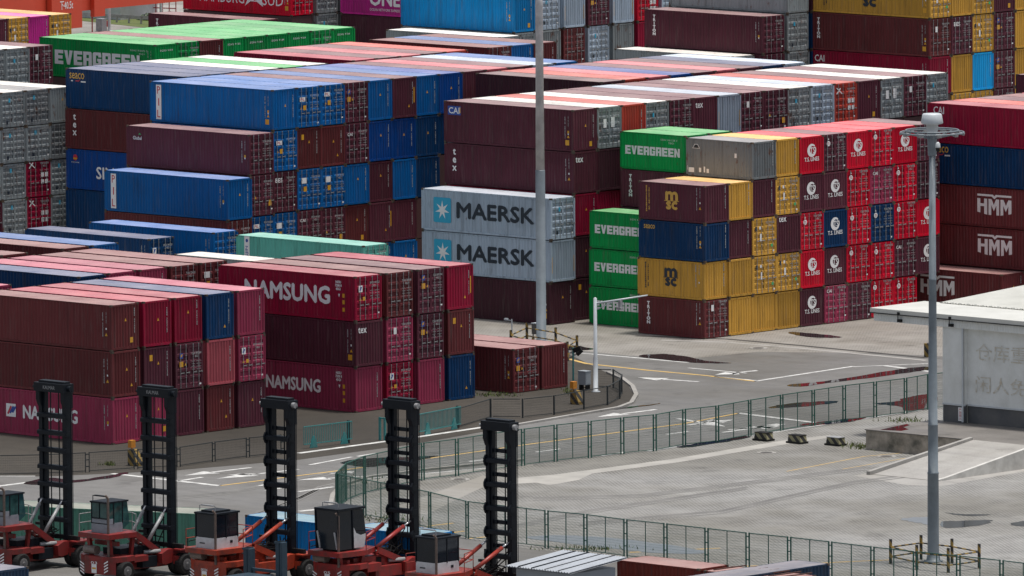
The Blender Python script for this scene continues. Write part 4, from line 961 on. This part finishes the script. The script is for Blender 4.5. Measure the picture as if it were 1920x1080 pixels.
# loading dock
DOCKTOP = ground_mat('dock_concrete', (.16, .15, .14), (.22, .205, .19), .6, streak=.3, wet=.2)
dx0, dx1, dy0, dy1 = 37.75, 70, 6.0, 12.5
root = empty('loading_dock', (dx0, dy0, 0)); tag(root, 'stained concrete loading dock before the warehouse', 'loading dock')
MB().box(0, .02, 0, dx1-dx0, dy1-dy0, wz-.06).build('dock_wall', [DIRTY], root)
MB().box(-.05, -.04, wz-.06, dx1-dx0, dy1-dy0, wz).build('dock_top', [DOCKTOP], root)
pts = [at(u, v, wz) for u, v in [(1650, 806), (1672, 801), (1700, 795), (1707, 797), (1694, 801), (1704, 805), (1690, 808)]]
b = MB(); b.sheet([(p.x, p.y) for p in pts], wz + .006); o = b.build('puddle', WATER, fix=False); tag(o, 'red mirrored puddle lying on the loading dock', 'puddle', 'rain puddles', 'structure')
# ramp up to the dock
rx0, rx1, ry0, ry1 = 46.5, 51.7, -3.3, 5.96
root = empty('loading_ramp', (rx0, ry0, 0)); tag(root, 'pale concrete ramp with a low kerb climbing to the loading dock', 'ramp')
w_, l_ = rx1-rx0, ry1-ry0
MB().prism([(0, 0), (l_, 0), (l_, wz+.004), (0, .03)], 'x', .0, w_-.25).build('ramp_slab', [CONC], root)
MB().prism([(0, 0), (l_, 0), (l_, wz+.12), (.6, .14), (0, .10)], 'x', w_-.25, w_).build('ramp_side_wall', [mat('pale_stained_concrete', (.58, .57, .54), .7, noise=(1.3, .6, (.32, .31, .29)))], root)
kb = MB(); kb.prism([(-.3, 0), (l_, 0), (l_, wz+.16), (-.3, .22)], 'x', -.3, -.02); kb.build('ramp_kerb', [CONC], root)
# ------------------------------------------------------------------ lift trucks (empty container handlers)
MASTB = mat('mast_black_paint', (.006, .009, .014), .5, spec=.25, noise=(1.5, .5, (.014, .017, .022)))
TRUCK = mat('truck_paint', rough=.45, objcol=True, noise=(1.6, .75, (.07, .03, .025)))
GLASS = mat('cab_glass', (.045, .12, .115), .06, spec=.6, noise=(1.6, .8, (.01, .025, .026)))
DGLASS = mat('tinted_glass', (.010, .014, .020), .1, spec=.5, noise=(1.5, .7, (.014, .02, .03)))
CABG = mat('cab_pale_grey', (.26, .29, .33), .4, noise=(3, .5, (.16, .18, .2)))
CABW = mat('cab_white', (.58, .60, .62), .4, noise=(3, .5, (.36, .36, .36)))
RIM = mat('dusty_rim', (.10, .10, .105), .6, noise=(5, .6, (.2, .19, .18)))
CHROME = mat('piston_steel', (.55, .55, .56), .25, .7)
def text_mesh(t, wd, h, mt, bold=.02):
    d = Decal(); d.text(t, 0, 0, wd, h, mt, bold); return d.mesh('lettering')
def lift_truck(x, y, label, paint, cab_kind, mh=10.3, mw=1.05, rz=0.0, number='03'):
    """heads towards +Y; the mast stands over the front axle at the origin"""
    o = empty('container_lift_truck', (x, y, 0), rz); o.color = (*paint, 1); tag(o, label, 'lift truck', 'container lift trucks parked in a row')
    old = cab_kind != 'new'; tall = cab_kind == 'tall'
    # chassis: long frame, front axle housing, rounded counterweight
    rr_ = -6.2 if old else -5.25; rw = rr_ + .95; yc = rr_ + 1.1 if old else rr_ + 1.35; dk = 1.55 if old else 1.42
    c = MB(); c.prism([(rr_+.8, .9), (rr_+1.2, .5), (.1, .45), (.5, .75), (.5, 1.25), (-1.2, 1.3), (rr_+2.4, 1.3), (rr_+.8, 1.3)], 'x', -.75, .75)
    c.box(-1.95, -.55, .65, 1.95, .45, 1.1)
    c.build('chassis', [TRUCK], o)
    f = MB()
    for s in (-1, 1): f.prism([(-1.35, .75), (-1.1, .65), (.7, 1.0), (.8, 1.4), (.5, 1.5), (-.9, 1.5), (-1.4, 1.3)], 'x', *(sorted((s*1.02, s*1.52))))
    for s in (-1, 1): f.box(*([s*1.0, -.5, 1.42, s*2.1, .9, 1.5] if s > 0 else [-2.1, -.5, 1.42, -1.0, .9, 1.5]))
    f.build('front_fender', [TRUCK], o)
    k = MB(); prof = [(-1.5, rr_+1.75), (-1.65, rr_+.95), (-1.4, rr_+.35), (-.7, rr_), (.7, rr_), (1.4, rr_+.35), (1.65, rr_+.95), (1.5, rr_+1.75)]
    k.prism(prof, 'z', dk-.3, dk); k.prism([(a*.98, b) for a, b in prof[2:6]] + [(1.2, rr_+.6), (-1.2, rr_+.6)], 'z', .42, dk-.29)
    k.box(-1.4, rr_+1.8, 1.0, 1.4, rr_+2.9, dk-.1)
    k.build('counterweight', [TRUCK], o)
    st = Decal()
    for s in (-1, 1):
        for q in range(4): z = .5 + q*.17; st.poly([(s*.95-.16, z), (s*.95+.16, z+.16*s), (s*.95+.16, z+.16*s+.08), (s*.95-.16, z+.08)], INKW)
    st.rect(0, .72, .4, .5, INKW); st.text(number, 0, 1.05, .5, .15, INKW, .02); st.rect(0, .74, .3, .1, INKY, .003)
    put('warning_stripes', st.mesh('warning_stripes'), o, (0, rr_-.012, 0))
    me = text_mesh(number, .6, .35, INKW); put('lettering', me, o, (.765, rr_+3.0, .9), (0, 0, math.pi/2))
    # wheels: twin front, single steer wheels behind
    wm = MB().lathe([(.3, -.24), (.52, -.24), (.60, -.17), (.62, 0), (.60, .17), (.52, .24), (.3, .24)], 24).mesh('tyre', [BLACK])
    rm = MB().lathe([(.08, -.3), (.12, -.27), (.27, -.262), (.32, -.25), (.32, .25), (.27, .262), (.12, .27), (.08, .3)], 18).mesh('rim', [RIM])
    for wx_, wy_, sc in ((-1.9, 0, 1), (-1.35, 0, 1), (1.35, 0, 1), (1.9, 0, 1), (-1.45, rw, .95), (1.45, rw, .95)):
        e = put('wheel', wm, o, (wx_, wy_, .62*sc), (0, math.pi/2, 0)); e.scale = (sc, sc, sc if abs(wx_) != 1.45 else 1.1); e['label'] = 'black rubber wheel'
        put('rim', rm, e, (0, 0, .0))
    # mast: two uprights, inner uprights, cross bars, header with chain wheels
    u = MB(); w2 = mw
    for s in (-1, 1):
        u.box(min(s*w2, s*(w2-.28)), -.22, .55, max(s*w2, s*(w2-.28)), .2, mh-.55)
    u.build('mast_upright', [MASTB], o)
    inn = MB()
    for s in (-1, 1): inn.box(min(s*(w2-.29), s*(w2-.43)), -.14, .7, max(s*(w2-.29), s*(w2-.43)), .14, mh-.3)
    inn.build('inner_mast', [MASTB], o)
    nb = 5 if old else 7; gap = (mh-3.6)/nb
    bm_ = MB()
    bm_.prism([(-.36, -.11), (-.26, -.14), (.05, -.14), (.05, .14), (-.26, .14), (-.36, .08)], 'x', -w2-.02, w2+.02)
    if old:
        for s in (-1, 1): bm_.prism([(-.42, -.1), (-.3, -.32), (-.2, -.32), (-.2, .3), (-.3, .3), (-.42, .1)], 'x', min(s*w2, s*(w2-.1)), max(s*w2, s*(w2-.1)))
    bar_me = bm_.mesh('cross_bar', [MASTB])
    inner_me = MB().box(-w2+.43, -.05, -.11, w2-.43, .08, .11).mesh('cross_bar', [MASTB])
    for i in range(nb):
        put('cross_bar', bar_me, o, (0, 0, 2.6 + i*gap))
        if old: put('cross_bar', inner_me, o, (0, 0, 2.6 + i*gap + gap*.42))
    h = MB(); h.box(-w2-.12, -.48, mh-.62, w2+.08, .3, mh-.12); h.box(-w2+.1, -.3, mh-.14, w2-.1, .2, mh)
    for s in (-1, 1): h.prism([(-.42, mh-.6), (.3, mh-.6), (.3, mh-1.5), (-.25, mh-1.5), (-.42, mh-1.1)], 'x', min(s*w2, s*(w2-.26))-.01, max(s*w2, s*(w2-.26))+.01)
    h.build('mast_header', [MASTB], o)
    put('chain_wheel', MB().cyl((w2+.08, -.1, mh-.38), (w2+.3, -.1, mh-.38), .16, .16, 12).cyl((-w2-.5, -.1, mh-.42), (-w2-.12, -.1, mh-.42), .1, .1, 10).mesh('chain_wheel', [STEEL if old else MASTB]), o)
    if not old: put('lettering', text_mesh('KALMAR', .95, .2, STEEL), o, (0, -.49, mh-.36))
    ch = MB()
    for x_ in (-.28, .38): ch.box(x_-.02, -.12, 1.0, x_+.02, -.06, mh-.6)
    ch.cyl((w2+.22, -.1, 1.4), (w2+.22, -.1, mh-.4), .025).cyl((w2+.3, -.05, 1.4), (w2+.3, -.05, mh-.4), .02)
    ch.build('lift_chain', [MASTB], o)
    # tilt cylinders from the frame up to the mast
    for s in (-1, 1):
        t = MB(); (t.cyl((s*.75, -3.0, 2.2), (s*.8, -.85, 3.2), .12, .12, 10) if old else t.cyl((s*.75, -1.75, 1.95), (s*.8, -.55, 3.45), .1, .1, 10)); tc_ = put('tilt_cylinder', t.mesh('tilt_cylinder', [TRUCK if old else STEEL], True), o)
        put('piston', (MB().cyl((s*.8, -.85, 3.2), (s*.82, -.3, 3.45), .06, .06, 8) if old else MB().cyl((s*.8, -.55, 3.45), (s*.82, -.3, 3.75), .055, .055, 8)).mesh('piston', [CHROME], True), tc_)
    # raised platform and cab
    zp = 2.7 if not old else 2.25; fe = yc + 1.15 if not old else yc + 2.2
    pl = MB(); pl.prism([(-1.25, yc-1.35), (1.2, yc-1.35), (1.35, yc+.7), (.6, fe), (-1.35, fe)], 'z', zp-.28, zp)
    [pl.bar((sx_*.75, yc+dy_*.75, 1.2), (sx_*.8, yc+dy_*.95, zp-.2), .2, .22) for sx_ in (-1, 1) for dy_ in (-1, 1)]; pl.box(-.9, yc-.4, zp-.75, .9, yc-.2, zp-.5)
    pl.bar((.95, fe-.2, zp-.15), (1.0, -.9, 1.2), .12, .34); pl.bar((.35, fe-.2, zp-.15), (.4, -.9, 1.2), .12, .34)
    pl.build('cab_platform', [TRUCK], o)
    sp_ = MB()
    for i in range(5): t = (i+.7)/5.6; y_ = fe-.2 + t*(-.9-fe+.2); z_ = zp-.15 + t*(1.2-zp+.15); sp_.box(.4, y_-.12, z_-.02, .96, y_+.12, z_+.02)
    sp_.build('steps', [STEEL], o)
    cb = MB()
    if tall:
        cb.box(-.7, yc-.7, zp-.28, .7, yc+.5, zp+.06); cab = cb.build('cab', [MASTB], o)
        gl = MB(); gl.prism([(yc-1.0, zp+.1), (yc+1.0, zp+.1), (yc+1.15, zp+.9), (yc+.95, zp+2.25), (yc-1.1, zp+2.3)], 'x', -.85, .85); put('cab_window', gl.mesh('cab_window', [DGLASS]), cab)
        fr = MB(); fr.box(-.92, yc-1.15, zp+2.28, .92, yc+1.05, zp+2.4)
        for s in (-1, 1): fr.bar((s*.87, yc-1.04, zp+.1), (s*.87, yc-1.12, zp+2.3), .07, .07); fr.bar((s*.87, yc+.1, zp+.1), (s*.87, yc+.05, zp+2.3), .08, .08)
        put('cab_frame', fr.mesh('cab_frame', [MASTB]), cab)
        pn = MB(); pn.prism([(yc+.1, zp+.12), (yc+1.0, zp+.12), (yc+1.13, zp+.85), (yc+.75, zp+.8), (yc+.35, zp+.95), (yc+.14, zp+1.3)], 'x', .852, .875); put('cab_side_panel', pn.mesh('cab_side_panel', [CABW]), cab)
        pn = MB(); pn.bar((-.6, yc-1.03, zp+.15), (-.72, yc-1.12, zp+1.1), .1, .04); pn.bar((.72, yc-1.03, zp+.15), (.6, yc-1.12, zp+1.1), .1, .04); put('cab_corner_trim', pn.mesh('cab_corner_trim', [CABW]), cab)
        ch_ = MB().box(-.25, yc-1.12, zp+.9, .25, yc-1.1, zp+1.5); 
    elif not old:
        cb.box(-.64, yc-.9, zp, .64, yc+.3, zp+.55); cb.box(-.645, yc-.9, zp+.5, .645, yc-.45, zp+.8); cab = cb.build('cab', [CABG], o)
        gl = MB(); gl.prism([(yc-.88, zp+.55), (yc+.32, zp+.12), (yc+.85, zp+.45), (yc+.68, zp+1.68), (yc-.88, zp+1.68)], 'x', -.63, .63); put('cab_window', gl.mesh('cab_window', [GLASS]), cab)
        fr = MB()
        for s in (-1, 1):
            for y_ in (yc-.88, yc-.4, yc+.3): fr.box(min(s*.655, s*.60), y_-.035, zp+.5, max(s*.655, s*.60), y_+.035, zp+1.7)
        fr.box(-.64, yc-.93, zp+.78, .64, yc-.86, zp+.84); fr.box(-.02, yc-.92, zp+.8, .02, yc-.885, zp+1.68); fr.box(-.68, yc-.98, zp+1.68, .68, yc+.75, zp+1.77)
        put('cab_frame', fr.mesh('cab_frame', [MASTB]), cab)
    else:
        cb.box(-.76, yc-.98, zp, .76, yc+.85, zp+.6); cab = cb.build('cab', [CABW], o)
        gl = MB(); gl.prism([(yc-.97, zp+.6), (yc+.9, zp+.6), (yc+.8, zp+1.9), (yc-.97, zp+1.9)], 'x', -.75, .75); put('cab_window', gl.mesh('cab_window', [DGLASS]), cab)
        fr = MB(); fr.box(-.82, yc-1.05, zp+1.9, .82, yc+.95, zp+2.0); fr.box(-.6, yc-.7, zp+2.0, .5, yc+.5, zp+2.1)
        for s in (-1, 1):
            for y_ in (yc-.98, yc-.1, yc+.82): fr.box(min(s*.775, s*.72), y_-.035, zp+.55, max(s*.775, s*.72), y_+.035, zp+1.93)
        put('cab_frame', fr.mesh('cab_frame', [MASTB]), cab)
        pn = MB().box(.762, yc+.2, zp+.25, .775, yc+.4, zp+.4).box(-.45, yc-.995, zp+.25, -.05, yc-.982, zp+.31); put('cab_grille', pn.mesh('cab_grille', [MASTB]), cab)
    zt = zp + (2.38 if tall else 2.08 if old else 1.76); rk = MB(); rk.tube([(-.6, yc-.8, zt), (-.6, yc-.8, zt+.3), (.6, yc-.8, zt+.3), (.6, yc-.8, zt)], .025); rk.box(-.45, yc-.86, zt+.28, .45, yc-.7, zt+.35)
    put('roof_lamp_rack', rk.mesh('roof_lamp_rack', [MASTB if not old else STEEL]), cab)
    # railings round the platform
    rl = MB(); zr_ = zp + 1.0; R_ = [(-1.25, yc-1.25), (-1.3, fe-.05), (.6, fe-.05), (1.3, yc+.7)]
    for a, b2 in zip(R_, R_[1:]):
        for z_ in (zr_, zp+.5): rl.cyl((*a, z_), (*b2, z_), .025)
    for a in R_: rl.cyl((*a, zp), (*a, zr_), .025)
    rl.build('handrail', [TRUCK if old else STEEL], o)
    # exhaust, air filter, mirrors, lamps
    MB().cyl((.85, yc-1.05, 1.4), (.85, yc-1.05, zp+2.0), .07, .07, 8).cyl((.85, yc-1.05, zp+2.0), (.8, yc-1.2, zp+2.2), .07, .06, 8).build('exhaust_pipe', [mat('rusty_exhaust', (.10, .075, .065), .7, noise=(5, .6, (.2, .14, .11)))], o)
    MB().cyl((-1.1, yc-.9, dk+.28), (-.2, yc-.9, dk+.28), .26, .26, 12).build('air_filter', [mat('filter_brown', (.16, .12, .10), .6, noise=(3, .5, (.3, .27, .25)))], o)
    mi = MB()
    for s in (-1, 1): mi.cyl((s*1.5, .8, 1.8), (s*2.2, 1.1, 2.0), .03).cyl((s*2.2, 1.1, 1.2), (s*2.2, 1.1, 2.7), .03).box(s*2.2-.14, 1.05, 2.3, s*2.2+.14, 1.15, 2.7).box(s*2.5-.25, 1.0, 1.95, s*2.5+.25, 1.2, 2.1)
    mi.build('mirror_arm', [BLACK], o)
    eng = MB(); eng.box(-.7, rr_+1.4, 1.25, .7, -1.6, 1.75); eng.box(.78, rr_+2.6, .6, 1.25, -1.5, 1.2); eng.build('engine_cover', [MASTB if not old else TRUCK], o)
    hs_ = MB(); rnd = random.Random(int(x*10))
    for q in range(9):
        x0_ = rnd.uniform(-.7, .7); y0_ = rnd.uniform(-2.6, -1.2)
        hs_.tube([(x0_, y0_, 1.35), (x0_ + rnd.uniform(-.2, .2), y0_ + .5, rnd.uniform(1.7, 2.3)), (x0_ + rnd.uniform(-.3, .3), -.5, rnd.uniform(1.5, 2.2)), (rnd.uniform(-.8, .8), -.25, rnd.uniform(1.5, 3.2))], .035, 5)
    for q in range(7): a_, b_, c_ = rnd.uniform(-.9, .9), rnd.uniform(-3.2, -.8), rnd.uniform(1.3, 1.75); hs_.box(a_-.16, b_-.2, c_-.2, a_+.16, b_+.2, c_+.12)
    hs_.box(-1.9, -.2, 1.5, 1.9, .0, 1.75); hs_.cyl((-1.7, .5, 1.5), (-1.7, .5, 2.1), .03); hs_.cyl((1.7, .5, 1.5), (1.7, .5, 2.1), .03)
    hs_.build('hoses', [BLACK], o)
    MB().cyl((.78, -2.1, 1.4), (1.2, -1.2, 1.42), .11, .11, 8).build('hydraulic_tank', [STEEL], o)
    return o
lift_truck(38.3, -64.4, 'leftmost red lift truck with dull grey cab, cut by the picture edge', (.22, .016, .015), 'new', 10.48, 1.12, number='06')
lift_truck(45.3, -63.1, 'red lift truck with glazed grey cab, second from the left', (.24, .017, .017), 'new', 10.6, 1.12, number='03')
lift_truck(52.2, -60.35, 'orange lift truck with white based dark cab and orange rails', (.40, .045, .016), 'open', 10.2, .98, number='08204')
lift_truck(58.3, -56.8, 'red lift truck with a tall dark glazed cab before blue containers', (.30, .018, .016), 'tall', 10.3, 1.0, number='05')
lift_truck(69.0, -60.2, 'rightmost red orange lift truck beside the small hut', (.34, .03, .016), 'open', 10.2, .98, number='07')
# a small forklift's uprights in front of the orange truck
p = at(497, 1112); root = empty('forklift', (p.x, p.y, 0)); tag(root, 'dark blue forklift mast before the orange lift truck', 'forklift')
FB = mat('forklift_blue_paint', (.02, .045, .07), .5, noise=(2, .5, (.05, .08, .1)))
for s, z in ((-1.25, 2.45), (1.25, 3.0)): put('mast_upright', MB().box(s-.22, -.2, 0, s+.05, .25, z).box(s+.1, -.2, 0, s+.3, .2, z-.05).box(s-.26, -.25, z-.12, s+.1, .3, z).mesh('mast_upright', [FB]), root)
MB().box(-1.4, -.1, .3, 1.4, .1, .6).box(-1.4, -.1, 1.2, 1.4, .05, 1.35).build('carriage', [FB], root)
MB().box(-1.0, -3.0, .3, 1.0, -.3, 1.1).build('body', [FB], root)
wm = MB().lathe([(.1, -.14), (.36, -.14), (.4, 0), (.36, .14), (.1, .14)], 16).mesh('wheel', [BLACK], True)
for a, c in ((-1.05, -.6), (1.05, -.6), (-1.05, -2.6), (1.05, -2.6)): put('wheel', wm, root, (a, c, .4), (0, math.pi/2, 0))

# ------------------------------------------------------------------ containers and hut along the bottom edge
g = 'containers along the bottom edge'
PAL['e'] = (al(70, 112, 98), 'dull green'); PAL['f'] = (al(0, 92, 146), 'bright blue'); PAL['h'] = (al(84, 34, 28), 'rusty brown'); PAL['j'] = (al(28, 44, 62), 'dark blue')
def lone(code, end, c0, rz, L, H, label, extras=()):
    o = container(code, end, L/2, -W2/2, 0, L, H, extras, label, g); o.location = (*c0, 0); o.rotation_euler = (0, 0, rz); return o
a, b2 = at(8, 947, 2.6), at(389, 964, 2.6); an = math.atan2(b2.y-a.y, b2.x-a.x); c = (a + b2)/2; nrm = Vector((-math.sin(an), math.cos(an), 0))
lone('e', 'w', (c + nrm*W2/2).xy, an, (b2-a).length, 2.6, 'long dull green container behind the two left lift trucks')
lone('f', 'w', (51.4-L20/2, -56.3+W2/2), 0, L20, 2.6, 'bright blue container behind the orange lift truck')
lone('f', 'w', (59.5-L20/2, -56.4+W2/2), 0, L20, 2.6, 'bright blue container behind the tall cab lift truck', ('em0',))
lone('h', 'w', (81.0-L20/2, -57.3+W2/2), 0, L20, 2.6, 'rusty brown container right of the small hut', ())
lone('h', 'w', (87.4-L20/2, -57.3+W2/2), 0, L20, 2.55, 'rusty brown container under loose roof bars, right of the other')
rb = MB()
for i in range(7): rb.bar((82+i*.8, -57.2, 2.62), (82.3+i*.8, -54.9, 2.66), .07, .06)
root = empty('roof_bars', (82, -57.2, 2.56)); tag(root, 'loose rusty bars lying on a brown container roof', 'bars')
ro = rb.build('bar_bundle', [mat('rust_bar', (.10, .045, .035), .8, noise=(4, .6, (.05, .03, .025)))]); ro.parent = root; ro.matrix_parent_inverse = Matrix.Translation((-82, 57.2, -2.56))
q = at(1556, 1056, 2.7); lone('j', 'w', (q.x - W2/2, q.y - 6.1), math.pi/2, L40, 2.7, 'dark blue container cut by the bottom edge before the rusty pair')
q = at(49, 1063, 2.6); lone('j', 'w', (q.x - L20/2, q.y + .2 - W2/2), 0, L20, 2.6, 'dark blue container corner at the bottom left edge')
# hut with a ribbed metal roof
root = empty('small_hut', (72.9, -64.1, 0)); tag(root, 'small grey hut with a ribbed metal roof at the bottom edge', 'hut')
HW = mat('hut_wall', (.34, .38, .42), .5, noise=(1, .4, (.28, .31, .34)))
MB().box(.35, .5, 0, 4.3, 4.2, 2.62).build('wall', [HW], root)
rr = MB(); n = 24
for i in range(n):
    a_ = -.05 + 4.9*i/n; p_ = 4.9/n
    for x_, hh in ((a_, 0), (a_+.55*p_, 0), (a_+.65*p_, .05), (a_+.9*p_, .05)): rr.v += [(x_, 0, 2.76+hh), (x_, 4.6, 3.16+hh)]
k = len(rr.v)//2; rr.f = [(2*i, 2*i+2, 2*i+3, 2*i+1) for i in range(k-1)]; rr.mi = [0]*len(rr.f)
rr.add([(-.05, 0, 2.72), (4.85, 0, 2.72), (4.85, 4.6, 3.12), (-.05, 4.6, 3.12)], [(0, 1, 2, 3)])
rr.build('hut_roof', [mat('zinc_sheet', (.50, .53, .57), .45, 0, noise=(1.2, .5, (.38, .40, .43)))], root, fix=False)
sm_ = MB()
for i in range(1, 5): sm_.bar((i*.98, 0, 2.82), (i*.98, 4.6, 3.22), .05, .05)
put('roof_seam', sm_.mesh('roof_seam', [MASTB]), root)

# ------------------------------------------------------------------ far top left: crane sill, shed, guard rail, grass, posts
CRANE = mat('crane_orange_paint', (.68, .075, .035), .5, noise=(.3, .4, (.55, .07, .03)))
p0, p1 = at(-60, 41, 3.2), at(500, -13, 3.2)
d = p1 - p0; Ln = d.length; an = math.atan2(d.y, d.x); ux = lambda u: (u + 60) / 560 * Ln
root = empty('gantry_crane', (p0.x, p0.y, 0), an); tag(root, 'orange red gantry crane base with white painted limit, far top left', 'crane')
MB().box(-.1*Ln, 0, 3.2, Ln*1.1, 2.4, 9).build('sill_beam', [CRANE], root)
xa, xb = ux(80), ux(136)
MB().box(xa, -.9, 1.8, xb, -.02, 9).build('leg_box', [CRANE], root)
MB().box(ux(-30), -.5, 2.0, ux(56), -.02, 9).box(ux(165), -.5, 2.6, ux(185), -.02, 9).box(ux(58), -.3, 2.2, ux(78), -.02, 9).build('bogie_box', [CRANE], root)
dd = Decal(); dd.text('下40.5t', 0, 0, 1.75, .78, INKW, .02); put('lettering', dd.mesh('lettering'), root, (ux(107), -.92, 3.95))
dd = Decal(); dd.text('安全装卸', 0, 0, 2.2, .6, INKW, .02); put('lettering', dd.mesh('lettering'), root, (ux(24), -.52, 5.2))
# road strip, grass and rail
def strip(name, pix, z, mt):
    b = MB(); b.sheet([at(u, v) for u, v in pix], z); o = b.build(name, mt, fix=False); o['kind'] = 'structure'; return o
strip('far_grass_bank', [(-80, 14), (140, 26), (330, 40), (420, 48), (420, 62), (300, 55), (130, 37), (-80, 24)], .02, GRASSM)
strip('far_path', [(60, 10), (480, 10), (480, 40), (330, 36), (140, 22)], .012, CONC)
p0, p1 = at(60, 33), at(380, 52); rs = empty('guard_rail', p0); tag(rs, 'long grey steel guard rail along the far grass bank', 'guard rail')
m = MB(); d = p1 - p0; n = 14
m.bar((0, 0, .62), (d.x, d.y, .62), .08, .34); m.build('rail', [STEEL], rs)
pm = MB().box(-.07, -.07, 0, .07, .07, .75).mesh('post', [STEEL])
for i in range(n+1): put('post', pm, rs, (d.x*i/n, d.y*i/n, 0))
# white shed
c0 = at(150, 33); root = empty('white_shed', c0); tag(root, 'low white shed beyond the far guard rail', 'shed')
c1 = at(226, 38) - c0; L_ = c1.length; root.rotation_euler = (0, 0, math.atan2(c1.y, c1.x))
MB().box(0, 0, 0, L_, 5, 1.6).build('wall', [WPOST], root); MB().box(-.2, -.2, 1.6, L_+.2, 9, 1.75).build('roof', [ROOFW], root)
put('vent', MB().box(L_*.12, -.03, .8, L_*.2, -.002, 1.1).mesh('vent', [BLACK]), root)
# shrubs
def shrub(u, v, r, h, label):
    rnd = random.Random(int(u)); p = at(u, v); root = empty('shrub', p); tag(root, label, 'shrub', 'shrubs on the far bank'); m = MB()
    for k in range(900):
        t = rnd.uniform(0, 6.28); q = rnd.random()**.5; x, y = r*q*math.cos(t), r*q*math.sin(t); z = h*rnd.random()*(1-q*q*.7)*(.75+.25*math.sin(3*t+u)); s = rnd.uniform(.07, .16); a = rnd.uniform(0, 6.28)
        e1 = Vector((math.cos(a), math.sin(a), rnd.uniform(-.5, .5)))*s; e2 = Vector((-math.sin(a), math.cos(a), rnd.uniform(-.6, .8)))*s*.7
        c = Vector((x, y, z)); m.add([c-e1, c+e2, c+e1, c-e2], [(0, 1, 2, 3)])
    m.build('foliage', [mat('shrub_leaf', (.05, .10, .02), .6, noise=(1.5, .8, (.02, .045, .01)))], root, fix=False)
    MB().cyl((0, 0, 0), (0, 0, h*.6), .06, .03, 6).build('stem', [mat('bark', (.06, .045, .03), .9, noise=(5, .5, (.1, .08, .06)))], root)
shrub(248, 33, 1.4, 1.2, 'dense green shrub behind the far guard rail'); shrub(281, 37, 1.2, .7, 'low green shrub right of the dense one'); shrub(10, 12, 2.2, 1.4, 'dark green bush under the crane at the left edge'); shrub(40, 16, 1.6, .7, 'low green bush right of the dark one at the left edge')
# posts and cabinet by the far road
b0 = at(205, 58); root = empty('lamp_post', b0); tag(root, 'white lamp post by the far road, cut by the picture top', 'lamp post')
MB().cyl((0, 0, 0), (0, 0, 9), .14, .10, 10).box(-.3, -.3, 0, .3, .3, .05).build('post_shaft', [WPOST], root)
b0 = at(302, 36); root = empty('lamp_post', b0); tag(root, 'white lamp post behind the far maroon lettered container', 'lamp post')
MB().cyl((0, 0, 0), (0, 0, 9), .14, .10, 10).box(-.3, -.3, 0, .3, .3, .05).build('post_shaft', [WPOST], root)
b0 = at(173, 60); root = empty('signal_post', b0); tag(root, 'red signal post with black lamp by the far road', 'signal post')
MB().cyl((0, 0, 0), (0, 0, 2.0), .06, .06, 8).build('post_shaft', [mat('red_post_paint', (.35, .03, .03), .5, noise=(3, .3, (.25, .05, .05)))], root)
MB().bar((-.1, -.1, 2.0), (.25, .2, 2.15), .3, .28).bar((-.2, 0, 2.2), (.3, .25, 2.3), .2, .14).build('signal_head', [BLACK], root)
b0 = at(190, 59); root = empty('utility_cabinet', b0); tag(root, 'grey utility cabinet by the far road', 'cabinet')
MB().box(-.4, -.3, .05, .4, .3, 1.2).build('cabinet_body', [mat('cabinet_grey')], root); put('cabinet_door', MB().box(-.3, -.315, .2, .3, -.302, 1.1).mesh('cabinet_door', [STEEL]), root)
b0 = at(199, 56); root = empty('red_box', b0); tag(root, 'small red box on a stand beside the far grey cabinet', 'box')
MB().box(-.2, -.15, .3, .2, .15, .85).build('box_body', [mat('red_post_paint')], root); MB().box(-.05, -.05, 0, .05, .05, .3).build('stand', [STEEL], root)
# red frame rack
p = at(230, 30); root = empty('red_frame_rack', p); tag(root, 'red steel frame rack behind the far shrubs', 'rack'); m = MB()
e = at(330, 34) - p
for i in range(9): t = i/8; m.cyl((e.x*t, e.y*t, 0), (e.x*t, e.y*t, 1.7), .05)
for z in (.9, 1.7): m.cyl((0, 0, z), (e.x, e.y, z), .05)
m.build('frame', [mat('red_post_paint')], root)

scene.cycles.max_bounces = 5; scene.cycles.diffuse_bounces = 3; scene.cycles.glossy_bounces = 3
scene.cycles.use_denoising = True

if 0: pass
